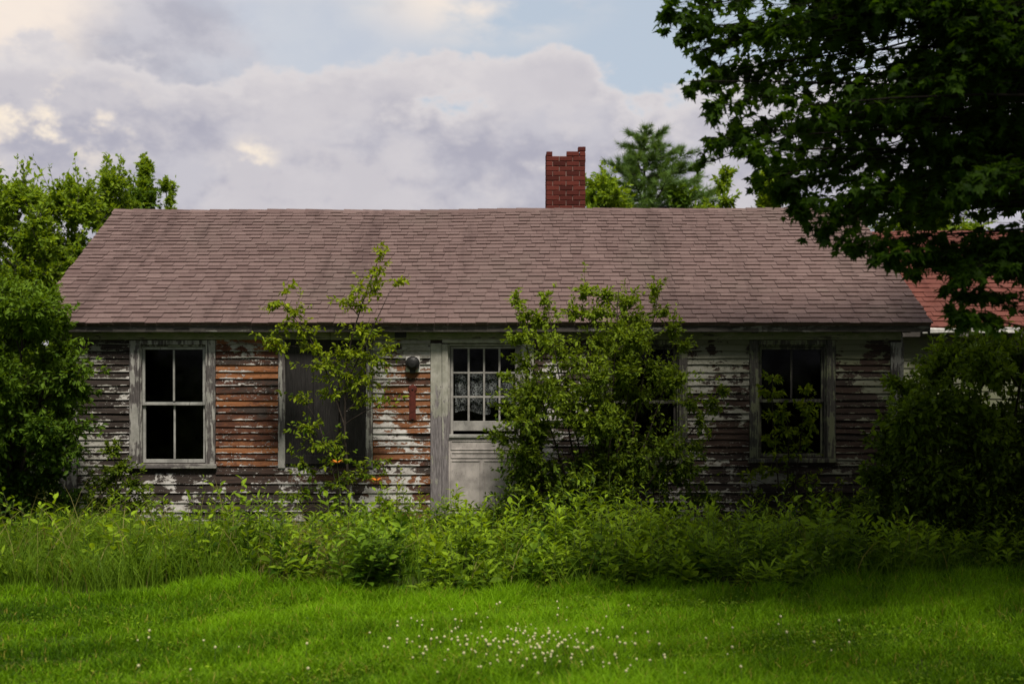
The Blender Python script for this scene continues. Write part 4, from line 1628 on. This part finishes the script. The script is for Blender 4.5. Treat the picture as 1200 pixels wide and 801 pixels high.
plant('leafy_plant', 'bushy green plant in front of the door threshold', 'plant', 565, 10.9, 10, .6, 16, 'ovate', .10, 'weed', .3, .3, .2, None, 614)
plant('leafy_plant', 'yellow-green raspberry-like bush in front of the big shrub', 'plant', 720, 10.7, 16, .6, 16, 'ovate', .11, 'weed', .4, .3, .2, None, 616)
plant('leafy_plant', 'yellowish leafy plant in the grass below the left corner board', 'plant', 85, 11.4, 5, .5, 12, 'ovate', .09, 'sapling', .1, .3, .15, None, 600)


for q, (px, D, n, top, templ, mat_, lb) in enumerate((
        (385, 11.4, 6, 588, 'lance', 'weed', 'tall narrow-leaved weed clump at the foot of the sapling'),
        (310, 11.2, 7, 606, 'ovate', 'weed_dark', 'dark leafy weed clump below the boarded window left edge'),
        (205, 11.0, 6, 612, 'lance', 'sapling', 'yellowish narrow-leaved weed clump below the left window'),
        (610, 10.3, 9, 628, 'ovate', 'weed_dark', 'dark green broad-leaved clump at the front of the weeds below the door'),
        (770, 10.4, 8, 622, 'lance', 'weed', 'feathery light weed clump below the right half of the big shrub'),
        (905, 10.9, 8, 622, 'ovate', 'weed_dark', 'dark leafy clump in the shaded weeds below the right window'),
        (30, 11.2, 7, 612, 'lance', 'weed', 'narrow-leaved weed clump at the left edge of the picture'))):
    plant('leafy_plant', lb, 'plant', px, D, n, .6, 20, templ, .12 if templ == 'ovate' else .15, mat_, .25, .35, .16, None, top)


def lily(px, py, D, label):
    f0 = at(px, py, D)
    b0 = np.array([f0[0] + .05, f0[1], float(ground_z(f0[0], f0[1]))])
    root = thing('day_lily', label, 'flower', b0, 'orange day lilies')
    T = bez(b0, b0 + (f0 - b0) * .6 + [.03, 0, .08], f0, 8)
    link('stem', tubes_mesh('stem', [(T, np.linspace(.005, .003, 8))]), M['stem'], root)
    n = 6
    a = np.arange(n) * 2 * math.pi / n
    ax = np.stack([np.cos(a), np.sin(a) * .8 - .3, np.full(n, .45)], -1)
    link('flower', leaf_mesh('flower', np.repeat(f0[None], n, 0), ax, np.tile([0, 0, 1.], (n, 1)), np.full(n, .085), 'ovate', np.full(n, .5)), M['orange'], root)
    m = 14
    P = np.repeat(b0[None], m, 0) + RNG.normal(0, .03, (m, 3)) * [1, 1, 0]
    a = RNG.random(m) * 6.28
    ax = np.stack([np.cos(a), np.sin(a), np.full(m, 1.6)], -1)
    link('leaf', leaf_mesh('leaf', P, ax, rand_dir(m), np.full(m, .5), 'lance', RNG.random(m) * .6), M['tall_grass'], root)


lily(395, 543, 12.3, 'upper left of the two orange lilies flowering around the sapling stem')
lily(441, 564, 12.3, 'lower right of the two orange lilies flowering around the sapling stem')


# --- white clover heads in the lawn
def clovers():
    b = MB()
    b.lathe(0, 0, .075, [(.0, -.008), (.006, -.006), (.0085, 0), (.007, .006), (.003, .009), (.0, .0095)], 8)
    nf = len(b.f)
    b.lathe(0, 0, 0, [(.0015, 0), (.0012, .066)], 4)
    me = bpy.data.meshes.new('clover_flower')
    me.from_pydata(b.v, [], b.f)
    me.materials.append(M['clover'])
    me.materials.append(M['stem'])
    for i, p in enumerate(me.polygons):
        p.material_index = 0 if i < nf else 1
        p.use_smooth = True
    k = 0
    while k < 230:
        px = random.gauss(620, 80) if random.random() < .85 else random.uniform(150, 1000)
        py = random.gauss(758, 17) if random.random() < .75 else random.uniform(700, 790)
        if not 700 < py < 800:
            continue
        D = F * (2 - .09) / (py - 430)
        x, y = (px - 600) / F * D, D + CAM[1]
        if y > weed_edge(x) + .1:
            continue
        o = bpy.data.objects.new('clover_flower', me)
        COL.objects.link(o)
        o.location = (x, y, float(ground_z(x, y)) + random.uniform(.012, .05))
        s = random.uniform(.7, 1.25)
        o.scale = (s, s, s * random.uniform(.9, 1.15))
        o.rotation_euler = (random.uniform(-.25, .25), random.uniform(-.25, .25), random.random() * 6)
        tag(o, 'small round white clover flower standing in the mown lawn', 'flower', 'white clover flowers in the lawn')
        k += 1


clovers()

# ------------------------------------------------------------------ sky, sun, camera
SUN_EL, SUN_AZ = math.radians(60), math.radians(165)     # azimuth clockwise from +Y: behind the camera, to the right
w = bpy.data.worlds.new('World')
scene.world = w
w.use_nodes = True
nt = w.node_tree
nt.nodes.clear()


class WT(NT):
    def __init__(s, t):
        s.t = t


t = WT(nt)
out = t.n('ShaderNodeOutputWorld')
bg = t.n('ShaderNodeBackground')
sky = t.n('ShaderNodeTexSky', sky_type='NISHITA')
sky.sun_disc = False
sky.sun_elevation = SUN_EL
sky.sun_rotation = SUN_AZ
sky.air_density = 1.0
sky.dust_density = 1.5
bg.inputs['Strength'].default_value = 0.10
tc = t.n('ShaderNodeTexCoord')
dirv = tc.outputs['Generated']


def pdir(px, py):
    v = Vector(((px - 600) / F, 1, (430 - py) / F))
    v.normalize()
    return tuple(v)


def blob(px, py, rad, sx=1.0):
    """soft patch of sky around a fixed compass direction"""
    mp = t.n('ShaderNodeMapping')
    c = pdir(px, py)
    sc = (1 / sx, 1, 1)
    mp.inputs['Scale'].default_value = sc
    mp.inputs['Location'].default_value = tuple(-a * b for a, b in zip(c, sc))
    t.l(dirv, mp.inputs['Vector'])
    ln = t.n('ShaderNodeVectorMath', operation='LENGTH')
    t.l(mp.outputs[0], ln.inputs[0])
    return t.smooth(ln.outputs['Value'], rad, rad * .15)


def dmap(scale, loc=(0, 0, 0)):
    mp = t.n('ShaderNodeMapping')
    mp.inputs['Scale'].default_value = scale
    mp.inputs['Location'].default_value = loc
    t.l(dirv, mp.inputs['Vector'])
    return mp.outputs[0]


nA = t.noise(dmap((1, 1, 2.0), (.3, .1, .2)), 6.0, 6, .55)
nB = t.noise(dmap((1, 1, 1.5), (3.1, .7, 1.2)), 16, 7, .58)
nC = t.noise(dmap((1, 1, 3.2), (7.1, 2.7, .4)), 4.5, 6, .55)
nD = t.noise(dmap((1, 1, 1.5), (5.3, 1.9, 2.2)), 9.5, 8, .56)
sepd = t.n('ShaderNodeSeparateXYZ')
t.l(dirv, sepd.inputs[0])
elev = sepd.outputs[2]
blue = t.mix(.80, sky.outputs[0], (5.7, 6.4, 7.7))
thin = t.math('SUBTRACT', t.smooth(nC, .36, .60), t.math('MULTIPLY', blob(720, 25, .16, 1.6), .65), True)
thin = t.math('ADD', thin, t.math('MULTIPLY', blob(120, 30, .22, 1.6), .6), True)
thin = t.math('SUBTRACT', thin, t.math('MULTIPLY', blob(430, 70, .15, 2.2), .55), True)
high = t.mix(t.smooth(nB, .35, .65), (6.1, 6.05, 7.0), (7.0, 6.75, 7.3))
col = t.mix(thin, blue, high)
warm = t.math('MAXIMUM', blob(25, 10, .085, 1.6), blob(560, -10, .06, 2.4))
col = t.mix(t.math('MULTIPLY', warm, t.smooth(nA, .42, .58, 0, .9)), col, (9.6, 8.3, 7.6))
# a darker puff high on the left
pf = t.math('ADD', blob(200, 55, .095, 1.5), t.math('MULTIPLY', t.math('SUBTRACT', nD, .5), 2.2))
col = t.mix(t.smooth(pf, .20, 1.0, 0, .85), col, t.mix(t.smooth(nB, .38, .62), (4.4, 4.3, 5.2), (5.8, 5.6, 6.4)))
# the billowing bank above the roof
bf = t.math('MULTIPLY', t.math('SUBTRACT', .240, elev), 18.0)
bf = t.math('ADD', bf, t.math('MULTIPLY', t.math('SUBTRACT', nA, .5), 3.0))
bf = t.math('ADD', bf, t.math('MULTIPLY', t.math('SUBTRACT', nD, .5), 3.4))
bf = t.math('ADD', bf, t.math('MULTIPLY', blob(650, 110, .07, 1.4), .5))
body = t.mix(t.smooth(nB, .36, .64), (4.3, 4.2, 5.2), (5.7, 5.5, 6.3))
body = t.mix(t.smooth(nD, .45, .58, 0, .7), body, (6.7, 6.3, 6.8))
bank = t.mix(t.smooth(bf, .1, .75), (7.2, 6.75, 7.15), body)
col = t.mix(t.smooth(bf, -.05, .28), col, bank)
gap = t.math('MAXIMUM', blob(45, 142, .062, 2.2), blob(297, 183, .022, 1.3))
col = t.mix(t.math('MULTIPLY', gap, t.smooth(nB, .44, .58)), col, (9.8, 8.5, 7.4))
# unseen sky overhead and behind the camera dimmed to weaken the ambient light
dimf = t.smooth(sepd.outputs[1], -.3, .6, .56, 1.0)
dm = t.n('ShaderNodeVectorMath', operation='SCALE')
tn = t.mix(1.0, col, (1.0, 1.01, .965), 'MULTIPLY')
t.l(tn, dm.inputs[0])
t.l(dimf, dm.inputs['Scale'])
col = dm.outputs[0]
# sky colour into the background shader
t.l(col, bg.inputs['Color'])
t.l(bg.outputs[0], out.inputs[0])

sd = bpy.data.lights.new('sun', 'SUN')
sd.energy = 4.8
sd.angle = math.radians(12)
sd.color = (1.0, .93, .82)
so = bpy.data.objects.new('sun', sd)
COL.objects.link(so)
sv = Vector((math.sin(SUN_AZ) * math.cos(SUN_EL), math.cos(SUN_AZ) * math.cos(SUN_EL), math.sin(SUN_EL)))
so.rotation_euler = (-sv).to_track_quat('-Z', 'Y').to_euler()

cd = bpy.data.cameras.new('camera')
co = bpy.data.objects.new('camera', cd)
COL.objects.link(co)
co.location = CAM
co.rotation_euler = (math.radians(90), 0, 0)
cd.sensor_width = 36
cd.lens = F / 1200 * 36
cd.shift_y = 29.5 / 1200
cd.clip_end = 3000
cd.dof.use_dof = True
cd.dof.focus_distance = 13.3
cd.dof.aperture_fstop = 1.5
scene.camera = co

scene.view_settings.view_transform = 'Standard'
scene.view_settings.look = 'None'
scene.view_settings.exposure = 0
scene.render.resolution_x = 1024
scene.render.resolution_y = 683
